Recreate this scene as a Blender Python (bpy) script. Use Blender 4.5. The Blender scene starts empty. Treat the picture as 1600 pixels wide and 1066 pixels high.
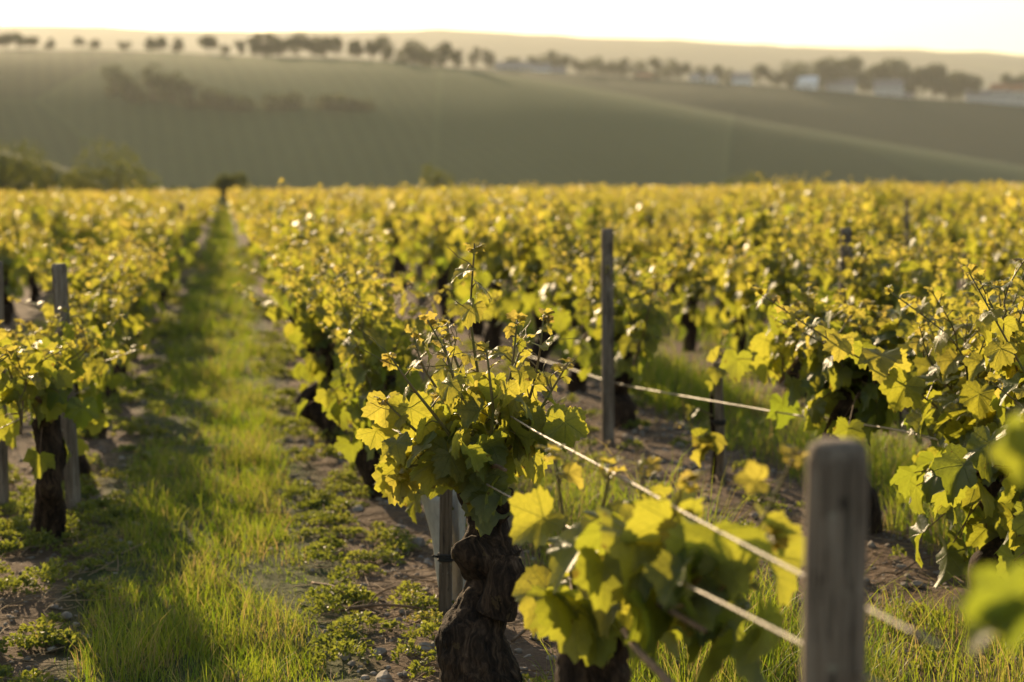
import bpy, math, random
import numpy as np
from mathutils import Vector, noise as mnoise

random.seed(7)
rng = np.random.default_rng(7)
S = bpy.context.scene
COL = S.collection
R_ = math.radians

# ------------------------------------------------------------------ camera
F_PX = 2800.0                      # focal length in pixels of a 1600 wide frame
YAW, PITCH = R_(9.09), R_(5.165)
CAM = np.array([0.0, 0.0, 1.05])
FWD = np.array([math.sin(YAW) * math.cos(PITCH), math.cos(YAW) * math.cos(PITCH), -math.sin(PITCH)])
RGT = np.array([math.cos(YAW), -math.sin(YAW), 0.0])
UPV = np.array([math.sin(YAW) * math.sin(PITCH), math.cos(YAW) * math.sin(PITCH), math.cos(PITCH)])

cam_d = bpy.data.cameras.new('camera')
cam = bpy.data.objects.new('camera', cam_d)
COL.objects.link(cam)
cam.location = CAM
cam.rotation_euler = (math.pi / 2 - PITCH, 0, -YAW)
cam_d.sensor_width = 36.0
cam_d.lens = F_PX / 1600 * 36.0
cam_d.clip_start = 0.05
cam_d.clip_end = 20000
cam_d.dof.use_dof = True
cam_d.dof.focus_distance = 3.58
cam_d.dof.aperture_fstop = 3.8
S.camera = cam

# ------------------------------------------------------------------ sky, sun, exposure
SUN_EL, SUN_AZ = R_(17.5), R_(-13.5)     # azimuth measured from +Y towards +X
w = bpy.data.worlds.new('World')
S.world = w
w.use_nodes = True
wn = w.node_tree
wn.nodes.clear()
sky = wn.nodes.new('ShaderNodeTexSky')
sky.sky_type = 'NISHITA'
sky.sun_disc = False
sky.sun_elevation = SUN_EL
sky.sun_rotation = SUN_AZ
sky.dust_density = 1.2
sky.air_density = 1.4
sky.ozone_density = 1.0
bg = wn.nodes.new('ShaderNodeBackground')
bg.inputs['Strength'].default_value = 0.084
wo = wn.nodes.new('ShaderNodeOutputWorld')
wn.links.new(sky.outputs[0], bg.inputs[0])
wn.links.new(bg.outputs[0], wo.inputs[0])

sl = bpy.data.lights.new('sun', 'SUN')
sl.energy = 4.6
sl.angle = R_(0.5)
sl.color = (1.0, 0.745, 0.44)
so = bpy.data.objects.new('sun', sl)
COL.objects.link(so)
sdir = Vector((math.sin(SUN_AZ) * math.cos(SUN_EL), math.cos(SUN_AZ) * math.cos(SUN_EL), math.sin(SUN_EL)))
so.rotation_euler = sdir.to_track_quat('Z', 'Y').to_euler()
so.location = (-20, 60, 30)
S.view_settings.view_transform = 'Standard'
S.view_settings.look = 'None'
S.view_settings.gamma = 1.0
S.view_settings.exposure = 1.2
S.render.engine = 'CYCLES'
S.cycles.use_denoising = True
S.cycles.volume_bounces = 1
S.cycles.max_bounces = 10
S.cycles.transmission_bounces = 6
S.cycles.diffuse_bounces = 6


# ------------------------------------------------------------------ helpers
def ray(px, py):
    d = FWD + RGT * ((px - 800) / F_PX) + UPV * ((533 - py) / F_PX)
    return d


def at(px, py, depth):
    """world point seen at that pixel at that camera depth"""
    return CAM + ray(px, py) * depth


def to_px(p):
    v = np.asarray(p) - CAM
    z = v @ FWD
    return 800 + F_PX * (v @ RGT) / z, 533 - F_PX * (v @ UPV) / z, z


def smooth(a, b, x):
    t = np.clip((x - a) / (b - a), 0, 1)
    return t * t * (3 - 2 * t)


def gz(x, y):
    """height of the ground"""
    x = np.asarray(x, float)
    y = np.asarray(y, float)
    near = 0.008 * np.clip(x, -30, 60) - 0.0045 * np.clip(y - 15, 0, 90)
    near = near + 0.012 * np.sin(x * 2.9 + 0.7 * np.sin(y * 1.3)) * np.sin(y * 1.9 + 1.0) + 0.006 * np.sin(x * 9.1 + y * 3.3) * np.sin(y * 7.7 - x * 2.0)
    drop = smooth(88, 330, y) * 24.0
    rr = np.sqrt(x * x + y * y)
    return near * (1 - smooth(100, 300, rr)) - drop - 20 * smooth(120, 400, np.abs(x)) * (1 - smooth(88, 330, y))


def on_ground(px, py):
    d = ray(px, py)
    t = -CAM[2] / d[2]
    p = CAM + d * t
    for _ in range(4):
        t = (gz(p[0], p[1]) - CAM[2]) / d[2]
        p = CAM + d * t
    return p


def mesh_np(name, V, faces, mat=None, smooth_shade=True, attrs=None):
    """faces: list of (n,k) int arrays"""
    me = bpy.data.meshes.new(name)
    V = np.asarray(V, np.float32)
    me.vertices.add(len(V))
    me.vertices.foreach_set('co', V.ravel())
    loops = np.concatenate([f.ravel() for f in faces]).astype(np.int32)
    sizes = np.concatenate([np.full(len(f), f.shape[1], np.int32) for f in faces])
    starts = np.concatenate([[0], np.cumsum(sizes)[:-1]]).astype(np.int32)
    me.loops.add(len(loops))
    me.loops.foreach_set('vertex_index', loops)
    me.polygons.add(len(sizes))
    me.polygons.foreach_set('loop_start', starts)
    me.polygons.foreach_set('loop_total', sizes)
    me.polygons.foreach_set('use_smooth', np.full(len(sizes), smooth_shade))
    for k, (typ, a) in (attrs or {}).items():
        at_ = me.attributes.new(k, typ, 'POINT')
        a = np.asarray(a, np.float32)
        at_.data.foreach_set('value' if typ == 'FLOAT' else 'vector', a.ravel())
    me.update(calc_edges=True)
    if mat:
        me.materials.append(mat)
    return me


class MB:
    """collects pieces of ONE mesh"""

    def __init__(self):
        self.V, self.F, self.n, self.A = [], [], 0, {}

    def add(self, V, faces, **attrs):
        V = np.asarray(V, float)
        self.V.append(V)
        for f in faces:
            self.F.append(np.asarray(f) + self.n)
        self.n += len(V)
        for k, a in attrs.items():
            self.A.setdefault(k, []).append(np.asarray(a, float))

    def mesh(self, name, mat, smooth_shade=True):
        by = {}
        for f in self.F:
            by.setdefault(f.shape[1], []).append(f)
        faces = [np.concatenate(v) for v in by.values()]
        attrs = {}
        for k, a in self.A.items():
            a = np.concatenate(a)
            attrs[k] = ('FLOAT', a) if a.ndim == 1 else ('FLOAT_VECTOR', a)
        return mesh_np(name, np.concatenate(self.V), faces, mat, smooth_shade, attrs)


def obj(name, me, parent=None):
    o = bpy.data.objects.new(name, me)
    COL.objects.link(o)
    if parent is not None:
        o.parent = parent
    return o


def empty(name, loc, rz=0.0):
    o = bpy.data.objects.new(name, None)
    COL.objects.link(o)
    o.location = loc
    o.rotation_euler = (0, 0, rz)
    o.empty_display_size = 0.1
    return o


def tag(o, label=None, cat=None, group=None, kind=None):
    if label:
        o['label'] = label
    if cat:
        o['category'] = cat
    if group:
        o['group'] = group
    if kind:
        o['kind'] = kind
    return o


def nrm(v):
    v = np.asarray(v, float)
    return v / (np.linalg.norm(v, axis=-1, keepdims=True) + 1e-12)


def spline(P, n):
    """Catmull-Rom through rows of P (any width), n samples"""
    P = np.asarray(P, float)
    Q = np.vstack([2 * P[0] - P[1], P, 2 * P[-1] - P[-2]])
    t = np.linspace(0, len(P) - 1 - 1e-9, n)
    i = t.astype(int)
    u = (t - i)[:, None]
    a, b, c, d = Q[i], Q[i + 1], Q[i + 2], Q[i + 3]
    return 0.5 * (2 * b + (c - a) * u + (2 * a - 5 * b + 4 * c - d) * u ** 2 + (3 * b - a - 3 * c + d) * u ** 3)


def tube(P, rad, seg=8, disp=None, cap=True):
    """verts and faces of a tube along P (n,3) with radii rad; disp(theta array, s, ring index) -> radius factor"""
    P = np.asarray(P, float)
    n = len(P)
    rad = np.broadcast_to(np.asarray(rad, float), (n,))
    T = nrm(np.gradient(P, axis=0))
    ref = np.array([1.0, 0.0, 0.0]) if abs(T[0][0]) < 0.8 else np.array([0.0, 1.0, 0.0])
    N = np.zeros((n, 3))
    prev = ref
    for i in range(n):
        v = prev - T[i] * (prev @ T[i])
        v = v / (np.linalg.norm(v) + 1e-9)
        N[i] = v
        prev = v
    B = np.cross(T, N)
    th = np.arange(seg) * 2 * np.pi / seg
    rr = rad[:, None] * np.ones((1, seg))
    V = P[:, None, :] + (N[:, None, :] * np.cos(th)[None, :, None] + B[:, None, :] * np.sin(th)[None, :, None]) * rr[..., None]
    if disp is not None:
        V = disp(V, P, th, rr)
    V = V.reshape(-1, 3)
    i = np.arange(n - 1)[:, None] * seg
    j = np.arange(seg)[None, :]
    j2 = (j + 1) % seg
    Q = np.stack([i + j, i + j2, i + seg + j2, i + seg + j], -1).reshape(-1, 4)
    faces = [Q]
    if cap:
        V = np.vstack([V, P[0], P[-1]])
        c0, c1 = n * seg, n * seg + 1
        jj = np.arange(seg)
        faces.append(np.stack([np.full(seg, c0), (jj + 1) % seg, jj], -1))
        faces.append(np.stack([np.full(seg, c1), (n - 1) * seg + jj, (n - 1) * seg + (jj + 1) % seg], -1))
    return V, faces


def box(lo, hi):
    x0, y0, z0 = lo
    x1, y1, z1 = hi
    V = np.array([[x0, y0, z0], [x1, y0, z0], [x1, y1, z0], [x0, y1, z0], [x0, y0, z1], [x1, y0, z1], [x1, y1, z1], [x0, y1, z1]])
    Fq = np.array([[0, 3, 2, 1], [4, 5, 6, 7], [0, 1, 5, 4], [1, 2, 6, 5], [2, 3, 7, 6], [3, 0, 4, 7]])
    return V, [Fq]


# ------------------------------------------------------------------ materials
def new_mat(name):
    m = bpy.data.materials.new(name)
    m.use_nodes = True
    nt = m.node_tree
    nt.nodes.clear()
    out = nt.nodes.new('ShaderNodeOutputMaterial')
    return m, nt, out


def nd(nt, typ, **kw):
    n = nt.nodes.new(typ)
    for k, v in kw.items():
        if k in n.inputs.keys():
            n.inputs[k].default_value = v
        else:
            setattr(n, k, v)
    return n


def math_(nt, op, a, b=None, c=None):
    n = nt.nodes.new('ShaderNodeMath')
    n.operation = op
    for i, v in enumerate((a, b, c)):
        if v is None:
            continue
        if isinstance(v, (int, float)):
            n.inputs[i].default_value = v
        else:
            nt.links.new(v, n.inputs[i])
    return n.outputs[0]


def mix_col(nt, fac, a, b):
    n = nt.nodes.new('ShaderNodeMix')
    n.data_type = 'RGBA'
    for i, v in ((0, fac), (6, a), (7, b)):
        if isinstance(v, (int, float)):
            n.inputs[i].default_value = v
        elif isinstance(v, tuple):
            n.inputs[i].default_value = (*v, 1) if len(v) == 3 else v
        else:
            nt.links.new(v, n.inputs[i])
    return n.outputs[2]


def ramp(nt, fac, stops):
    n = nt.nodes.new('ShaderNodeValToRGB')
    e = n.color_ramp.elements
    while len(e) < len(stops):
        e.new(0.5)
    for i, (p, c) in enumerate(stops):
        e[i].position = p
        e[i].color = (*c, 1)
    nt.links.new(fac, n.inputs[0])
    return n.outputs[0]


def leaf_material(name, stops_r, stops_t, veins=False, rough=0.42, tw=0.55, spec=0.4):
    """thin leaf: reflects stops_r(tint), lets stops_t(tint) through"""
    m, nt, out = new_mat(name)
    L = nt.links
    a = nd(nt, 'ShaderNodeAttribute', attribute_name='tint')
    tint = a.outputs['Fac']
    cr = ramp(nt, tint, stops_r)
    ct = ramp(nt, tint, stops_t)
    geo = nd(nt, 'ShaderNodeNewGeometry')
    # the underside of a leaf is paler and matter
    cr = mix_col(nt, math_(nt, 'MULTIPLY', geo.outputs['Backfacing'], 0.4), cr, (0.20, 0.22, 0.12))
    p = nd(nt, 'ShaderNodeBsdfPrincipled', Roughness=rough)
    p.inputs['Specular IOR Level'].default_value = spec
    tr = nd(nt, 'ShaderNodeBsdfTranslucent')
    if veins:
        uv = nd(nt, 'ShaderNodeAttribute', attribute_name='luv')
        sx = nd(nt, 'ShaderNodeSeparateXYZ')
        L.new(uv.outputs['Vector'], sx.inputs[0])
        ax = math_(nt, 'ABSOLUTE', sx.outputs[0])
        y = sx.outputs[1]
        rad = math_(nt, 'SQRT', math_(nt, 'ADD', math_(nt, 'MULTIPLY', ax, ax), math_(nt, 'MULTIPLY', y, y)))
        wid = math_(nt, 'SUBTRACT', 0.030, math_(nt, 'MULTIPLY', rad, 0.018))
        v = None
        for ang in (0, 52, 112):
            c_, s_ = math.cos(R_(ang)), math.sin(R_(ang))
            perp = math_(nt, 'ABSOLUTE', math_(nt, 'SUBTRACT', math_(nt, 'MULTIPLY', ax, c_), math_(nt, 'MULTIPLY', y, s_)))
            along = math_(nt, 'ADD', math_(nt, 'MULTIPLY', ax, s_), math_(nt, 'MULTIPLY', y, c_))
            q = math_(nt, 'SUBTRACT', 1.0, math_(nt, 'DIVIDE', perp, wid))
            q = math_(nt, 'MULTIPLY', math_(nt, 'MAXIMUM', q, 0.0), math_(nt, 'GREATER_THAN', along, 0.0))
            v = q if v is None else math_(nt, 'MAXIMUM', v, q)
            # side veins branching off at about 45 degrees
            u = math_(nt, 'SUBTRACT', along, math_(nt, 'MULTIPLY', perp, 0.95))
            fr = math_(nt, 'ABSOLUTE', math_(nt, 'SUBTRACT', math_(nt, 'FRACT', math_(nt, 'MULTIPLY', u, 5.5)), 0.5))
            sv = math_(nt, 'MULTIPLY', math_(nt, 'LESS_THAN', fr, 0.055), math_(nt, 'LESS_THAN', perp, math_(nt, 'MULTIPLY', along, 0.42)))
            sv = math_(nt, 'MULTIPLY', sv, 0.5)
            sv = math_(nt, 'MULTIPLY', sv, math_(nt, 'GREATER_THAN', along, 0.05))
            v = math_(nt, 'MAXIMUM', v, sv)
        v = math_(nt, 'MINIMUM', v, 1.0)
        cr = mix_col(nt, math_(nt, 'MULTIPLY', v, 0.45), cr, (0.22, 0.24, 0.08))
        ct = mix_col(nt, math_(nt, 'MULTIPLY', v, 0.55), ct, (0.13, 0.15, 0.015))
        no = nd(nt, 'ShaderNodeTexNoise', Scale=9.0, Detail=3.0)
        L.new(uv.outputs['Vector'], no.inputs['Vector'])
        # uneven colour, scorched specks that differ from leaf to leaf
        sp = nd(nt, 'ShaderNodeTexNoise', Scale=38.0, Detail=4.0)
        L.new(geo.outputs['Position'], sp.inputs['Vector'])
        fade = math_(nt, 'MULTIPLY', math_(nt, 'SUBTRACT', no.outputs[0], 0.35), 0.8)
        fade = math_(nt, 'MINIMUM', math_(nt, 'MAXIMUM', fade, 0.0), 0.4)
        cr = mix_col(nt, fade, cr, (0.035, 0.06, 0.02))
        ct = mix_col(nt, fade, ct, (0.22, 0.25, 0.015))
        br = math_(nt, 'MULTIPLY', math_(nt, 'GREATER_THAN', math_(nt, 'ADD', sp.outputs[0], math_(nt, 'MULTIPLY', rad, 0.16)), 0.79), 0.7)
        cr = mix_col(nt, br, cr, (0.10, 0.055, 0.02))
        ct = mix_col(nt, br, ct, (0.14, 0.07, 0.015))
        h = math_(nt, 'SUBTRACT', math_(nt, 'MULTIPLY', no.outputs[0], 0.5), math_(nt, 'MULTIPLY', v, 0.35))
        bu = nd(nt, 'ShaderNodeBump', Strength=0.55, Distance=0.006)
        L.new(h, bu.inputs['Height'])
        L.new(bu.outputs[0], p.inputs['Normal'])
        L.new(bu.outputs[0], tr.inputs['Normal'])
    L.new(cr, p.inputs['Base Color'])
    L.new(ct, tr.inputs['Color'])
    mx = nd(nt, 'ShaderNodeMixShader')
    mx.inputs[0].default_value = tw
    L.new(p.outputs[0], mx.inputs[1])
    L.new(tr.outputs[0], mx.inputs[2])
    L.new(mx.outputs[0], out.inputs[0])
    return m


# tint 0 = old dark leaf, .6 = spring green, 1 = young bronze tip
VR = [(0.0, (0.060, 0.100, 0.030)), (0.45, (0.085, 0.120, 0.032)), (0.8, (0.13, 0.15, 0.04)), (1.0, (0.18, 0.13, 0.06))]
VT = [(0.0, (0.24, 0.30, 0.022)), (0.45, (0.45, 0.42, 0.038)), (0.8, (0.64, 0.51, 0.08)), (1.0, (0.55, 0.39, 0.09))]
M_LEAF = leaf_material('vine_leaf', VR, VT, veins=True, tw=0.58)
M_LEAF_FAR = leaf_material('vine_leaf_plain', VR, VT, tw=0.58)
M_GRASS = leaf_material('grass_blade', [(0, (0.05, 0.09, 0.02)), (0.6, (0.09, 0.13, 0.025)), (1, (0.24, 0.20, 0.09))],
                        [(0, (0.15, 0.25, 0.010)), (0.6, (0.32, 0.37, 0.022)), (1, (0.40, 0.29, 0.10))], rough=0.5, tw=0.55, spec=0.3)
M_WEED = leaf_material('weed_leaf', [(0, (0.05, 0.075, 0.02)), (0.6, (0.09, 0.12, 0.03)), (1, (0.18, 0.15, 0.06))],
                       [(0, (0.18, 0.23, 0.02)), (0.6, (0.34, 0.36, 0.04)), (1, (0.40, 0.29, 0.08))], rough=0.55, tw=0.45, spec=0.25)
M_TREE = leaf_material('tree_leaf', [(0, (0.018, 0.026, 0.010)), (1, (0.048, 0.058, 0.020))],
                       [(0, (0.05, 0.07, 0.01)), (1, (0.15, 0.16, 0.02))], rough=0.7, tw=0.2, spec=0.1)


M_BUSH = leaf_material('bush_leaf', [(0, (0.04, 0.055, 0.018)), (1, (0.095, 0.11, 0.035))],
                       [(0, (0.10, 0.12, 0.015)), (1, (0.26, 0.25, 0.035))], rough=0.7, tw=0.4, spec=0.1)


def rough_mat(name, c1, c2, scale=8.0, bump=0.3, dist=0.01, rough=0.85, stretch=None, detail=6.0, c3=None, spec=0.25):
    m, nt, out = new_mat(name)
    L = nt.links
    tc = nd(nt, 'ShaderNodeTexCoord')
    mp = nd(nt, 'ShaderNodeMapping')
    L.new(tc.outputs['Object'], mp.inputs[0])
    if stretch:
        mp.inputs['Scale'].default_value = stretch
    no = nd(nt, 'ShaderNodeTexNoise', Scale=scale, Detail=detail, Roughness=0.65)
    L.new(mp.outputs[0], no.inputs['Vector'])
    stops = [(0.3, c1), (0.7, c2)] if c3 is None else [(0.28, c1), (0.52, c2), (0.75, c3)]
    p = nd(nt, 'ShaderNodeBsdfPrincipled', Roughness=rough)
    p.inputs['Specular IOR Level'].default_value = spec
    L.new(ramp(nt, no.outputs[0], stops), p.inputs['Base Color'])
    b = nd(nt, 'ShaderNodeBump', Strength=bump, Distance=dist)
    L.new(no.outputs[0], b.inputs['Height'])
    L.new(b.outputs[0], p.inputs['Normal'])
    L.new(p.outputs[0], out.inputs[0])
    return m


def bark_material():
    """stringy bark peeling in long strips"""
    m, nt, out = new_mat('vine_bark')
    L = nt.links
    tc = nd(nt, 'ShaderNodeTexCoord')
    warp = nd(nt, 'ShaderNodeTexNoise', Scale=9.0, Detail=3.0)
    L.new(tc.outputs['Object'], warp.inputs['Vector'])
    add = nd(nt, 'ShaderNodeMixRGB', blend_type='ADD')
    add.inputs[0].default_value = 0.084
    L.new(tc.outputs['Object'], add.inputs[1])
    L.new(warp.outputs['Color'], add.inputs[2])

    def layer(scale, zs, detail=5.0):
        mp = nd(nt, 'ShaderNodeMapping')
        mp.inputs['Scale'].default_value = (1, 1, zs)
        L.new(add.outputs[0], mp.inputs[0])
        n = nd(nt, 'ShaderNodeTexNoise', Scale=scale, Detail=detail, Roughness=0.6)
        L.new(mp.outputs[0], n.inputs['Vector'])
        return n.outputs[0]
    strips = layer(130, 0.10)
    plates = layer(36, 0.28)
    h = math_(nt, 'ADD', math_(nt, 'MULTIPLY', strips, 0.6), math_(nt, 'MULTIPLY', plates, 0.7))
    c = ramp(nt, h, [(0.50, (0.007, 0.004, 0.003)), (0.64, (0.030, 0.018, 0.011)), (0.78, (0.075, 0.046, 0.028)), (0.90, (0.15, 0.10, 0.07))])
    moss = layer(14, 1.0)
    c = mix_col(nt, math_(nt, 'MULTIPLY', math_(nt, 'GREATER_THAN', moss, 0.63), 0.35), c, (0.13, 0.085, 0.035))
    p = nd(nt, 'ShaderNodeBsdfPrincipled', Roughness=0.9)
    p.inputs['Specular IOR Level'].default_value = 0.2
    L.new(c, p.inputs['Base Color'])
    b = nd(nt, 'ShaderNodeBump', Strength=1.0, Distance=0.012)
    L.new(h, b.inputs['Height'])
    L.new(b.outputs[0], p.inputs['Normal'])
    L.new(p.outputs[0], out.inputs[0])
    return m


M_BARK = bark_material()
def wood_material(name, c1, c2, scale, bump, dist, rough, stretch, c3=None):
    """weathered grey wood: long grain, drying cracks, stains and pale lichen"""
    c3 = c3 or tuple(min(1, q * 1.4) for q in c2)
    m, nt, out = new_mat(name)
    L = nt.links
    tc = nd(nt, 'ShaderNodeTexCoord')

    def noise_(sc, st, detail=6.0):
        mp = nd(nt, 'ShaderNodeMapping')
        mp.inputs['Scale'].default_value = st
        L.new(tc.outputs['Object'], mp.inputs[0])
        n = nd(nt, 'ShaderNodeTexNoise', Scale=sc, Detail=detail, Roughness=0.6)
        L.new(mp.outputs[0], n.inputs['Vector'])
        return n.outputs[0]
    grain = noise_(scale * 6, (1, 1, .05))
    broad = noise_(scale * 1.2, (1, 1, .2))
    crack = noise_(scale * 3.4, (1, 1, .035), 2.0)
    stain = noise_(9, (1, 1, .5), 4.0)
    lich = noise_(55, (1, 1, .8), 3.0)
    f = math_(nt, 'ADD', math_(nt, 'MULTIPLY', grain, .55), math_(nt, 'MULTIPLY', broad, .45))
    c = ramp(nt, f, [(.34, c1), (.5, c2), (.66, c3)])
    c = mix_col(nt, math_(nt, 'MULTIPLY', math_(nt, 'GREATER_THAN', stain, .58), .45), c, c1)
    line = math_(nt, 'LESS_THAN', math_(nt, 'ABSOLUTE', math_(nt, 'SUBTRACT', crack, .5)), .012)
    c = mix_col(nt, math_(nt, 'MULTIPLY', line, .8), c, (.02, .016, .012))
    c = mix_col(nt, math_(nt, 'MULTIPLY', math_(nt, 'GREATER_THAN', lich, .68), .5), c, (.34, .33, .25))
    p = nd(nt, 'ShaderNodeBsdfPrincipled', Roughness=rough)
    p.inputs['Specular IOR Level'].default_value = .2
    L.new(c, p.inputs['Base Color'])
    b = nd(nt, 'ShaderNodeBump', Strength=bump, Distance=dist)
    L.new(math_(nt, 'SUBTRACT', f, math_(nt, 'MULTIPLY', line, .5)), b.inputs['Height'])
    L.new(b.outputs[0], p.inputs['Normal'])
    L.new(p.outputs[0], out.inputs[0])
    return m


M_BARK_TREE = rough_mat('tree_bark', (0.03, 0.022, 0.016), (0.07, 0.05, 0.035), 6)
M_SHOOT = rough_mat('green_shoot', (0.10, 0.12, 0.03), (0.17, 0.10, 0.04), 30, 0.1, 0.002, 0.5)
M_CANE = rough_mat('old_cane', (0.10, 0.06, 0.035), (0.22, 0.14, 0.08), 40, 0.4, 0.003, 0.8)
M_POST = wood_material('weathered_wood', (0.075, 0.056, 0.040), (0.185, 0.145, 0.108), 22, 0.9, 0.005, 0.85, (1, 1, 0.08), c3=(0.30, 0.25, 0.195))
M_STAKE = wood_material('stake_wood', (0.055, 0.038, 0.026), (0.12, 0.088, 0.062), 30, 0.5, 0.003, 0.85, (1, 1, 0.08))
M_WIRE = rough_mat('jute_wire', (0.17, 0.125, 0.075), (0.34, 0.27, 0.18), 90, 0.4, 0.002, 0.55, spec=0.5)
M_STRAW = rough_mat('straw', (0.20, 0.13, 0.07), (0.36, 0.26, 0.15), 3, 0.1, 0.002, 0.8)
M_STONE = rough_mat('limestone', (0.15, 0.125, 0.10), (0.34, 0.29, 0.235), 30, 0.5, 0.006, 0.85)
M_TIE = rough_mat('dark_tie', (0.015, 0.013, 0.012), (0.03, 0.026, 0.022), 30, 0.2, 0.002, 0.7)
M_WALL = rough_mat('house_wall', (0.42, 0.40, 0.40), (0.55, 0.52, 0.50), 0.6, 0.1, 0.02)
M_WALL_W = rough_mat('white_wall', (0.72, 0.70, 0.72), (0.82, 0.80, 0.80), 0.6, 0.1, 0.02)
M_ROOF = rough_mat('grey_roof', (0.15, 0.13, 0.135), (0.25, 0.22, 0.22), 0.9, 0.3, 0.05)
M_ROOF_R = rough_mat('clay_roof', (0.26, 0.10, 0.05), (0.40, 0.18, 0.09), 0.9, 0.3, 0.05)
M_PANE = rough_mat('dark_pane', (0.02, 0.02, 0.025), (0.05, 0.05, 0.06), 2, 0.0, 0.01, 0.15, spec=0.6)


def sleeve_material():
    m, nt, out = new_mat('white_sleeve')
    L = nt.links
    no = nd(nt, 'ShaderNodeTexNoise', Scale=14.0, Detail=5.0)
    c = ramp(nt, no.outputs[0], [(0.3, (0.46, 0.43, 0.39)), (0.65, (0.62, 0.59, 0.54))])
    p = nd(nt, 'ShaderNodeBsdfPrincipled', Roughness=0.55)
    L.new(c, p.inputs['Base Color'])
    tr = nd(nt, 'ShaderNodeBsdfTranslucent')
    tr.inputs[0].default_value = (0.5, 0.47, 0.4, 1)
    mx = nd(nt, 'ShaderNodeMixShader')
    mx.inputs[0].default_value = 0.25
    L.new(p.outputs[0], mx.inputs[1])
    L.new(tr.outputs[0], mx.inputs[2])
    L.new(mx.outputs[0], out.inputs[0])
    return m


M_SLEEVE = sleeve_material()


def ground_material():
    m, nt, out = new_mat('vineyard_soil')
    L = nt.links
    geo = nd(nt, 'ShaderNodeNewGeometry')
    pos = geo.outputs['Position']
    n1 = nd(nt, 'ShaderNodeTexNoise', Scale=5.0, Detail=8.0, Roughness=0.7)
    n2 = nd(nt, 'ShaderNodeTexNoise', Scale=60.0, Detail=5.0, Roughness=0.6)
    n3 = nd(nt, 'ShaderNodeTexNoise', Scale=0.9, Detail=3.0)
    vo = nd(nt, 'ShaderNodeTexVoronoi', Scale=38.0)
    for n in (n1, n2, n3, vo):
        L.new(pos, n.inputs['Vector'])
    soil = ramp(nt, n1.outputs[0], [(0.25, (0.055, 0.036, 0.024)), (0.5, (0.115, 0.078, 0.052)), (0.75, (0.20, 0.145, 0.10))])
    soil = mix_col(nt, math_(nt, 'MULTIPLY', n2.outputs[0], 0.5), soil, (0.16, 0.105, 0.065))
    grit = math_(nt, 'MULTIPLY', math_(nt, 'LESS_THAN', vo.outputs['Distance'], 0.22), math_(nt, 'GREATER_THAN', n1.outputs[0], 0.5))
    soil = mix_col(nt, math_(nt, 'MULTIPLY', grit, 0.6), soil, (0.30, 0.26, 0.21))
    # the turf that grows along the middle of the path
    sx = nd(nt, 'ShaderNodeSeparateXYZ')
    L.new(pos, sx.inputs[0])
    wob = math_(nt, 'ADD', math_(nt, 'MULTIPLY', n3.outputs[0], 0.3), math_(nt, 'MULTIPLY', n1.outputs[0], 0.12))
    dx = math_(nt, 'ABSOLUTE', math_(nt, 'ADD', sx.outputs[0], 0.06))
    edge = math_(nt, 'SUBTRACT', math_(nt, 'ADD', dx, wob), 0.50)
    turf = math_(nt, 'SUBTRACT', 1.0, math_(nt, 'MINIMUM', math_(nt, 'MAXIMUM', math_(nt, 'MULTIPLY', edge, 9.0), 0.0), 1.0))
    # and beyond the vineyard meadow
    far = math_(nt, 'MINIMUM', math_(nt, 'MAXIMUM', math_(nt, 'MULTIPLY', math_(nt, 'SUBTRACT', sx.outputs[1], 84.0), 0.3), 0.0), 1.0)
    green = math_(nt, 'MAXIMUM', math_(nt, 'MULTIPLY', turf, 0.85), far)
    gcol = ramp(nt, n1.outputs[0], [(0.3, (0.03, 0.045, 0.012)), (0.7, (0.075, 0.095, 0.025))])
    c = mix_col(nt, green, soil, gcol)
    p = nd(nt, 'ShaderNodeBsdfPrincipled', Roughness=0.95)
    p.inputs['Specular IOR Level'].default_value = 0.15
    L.new(c, p.inputs['Base Color'])
    h = math_(nt, 'ADD', math_(nt, 'MULTIPLY', n1.outputs[0], 1.0), math_(nt, 'MULTIPLY', n2.outputs[0], 0.35))
    b = nd(nt, 'ShaderNodeBump', Strength=0.9, Distance=0.05)
    L.new(h, b.inputs['Height'])
    L.new(b.outputs[0], p.inputs['Normal'])
    L.new(p.outputs[0], out.inputs[0])
    return m


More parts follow.
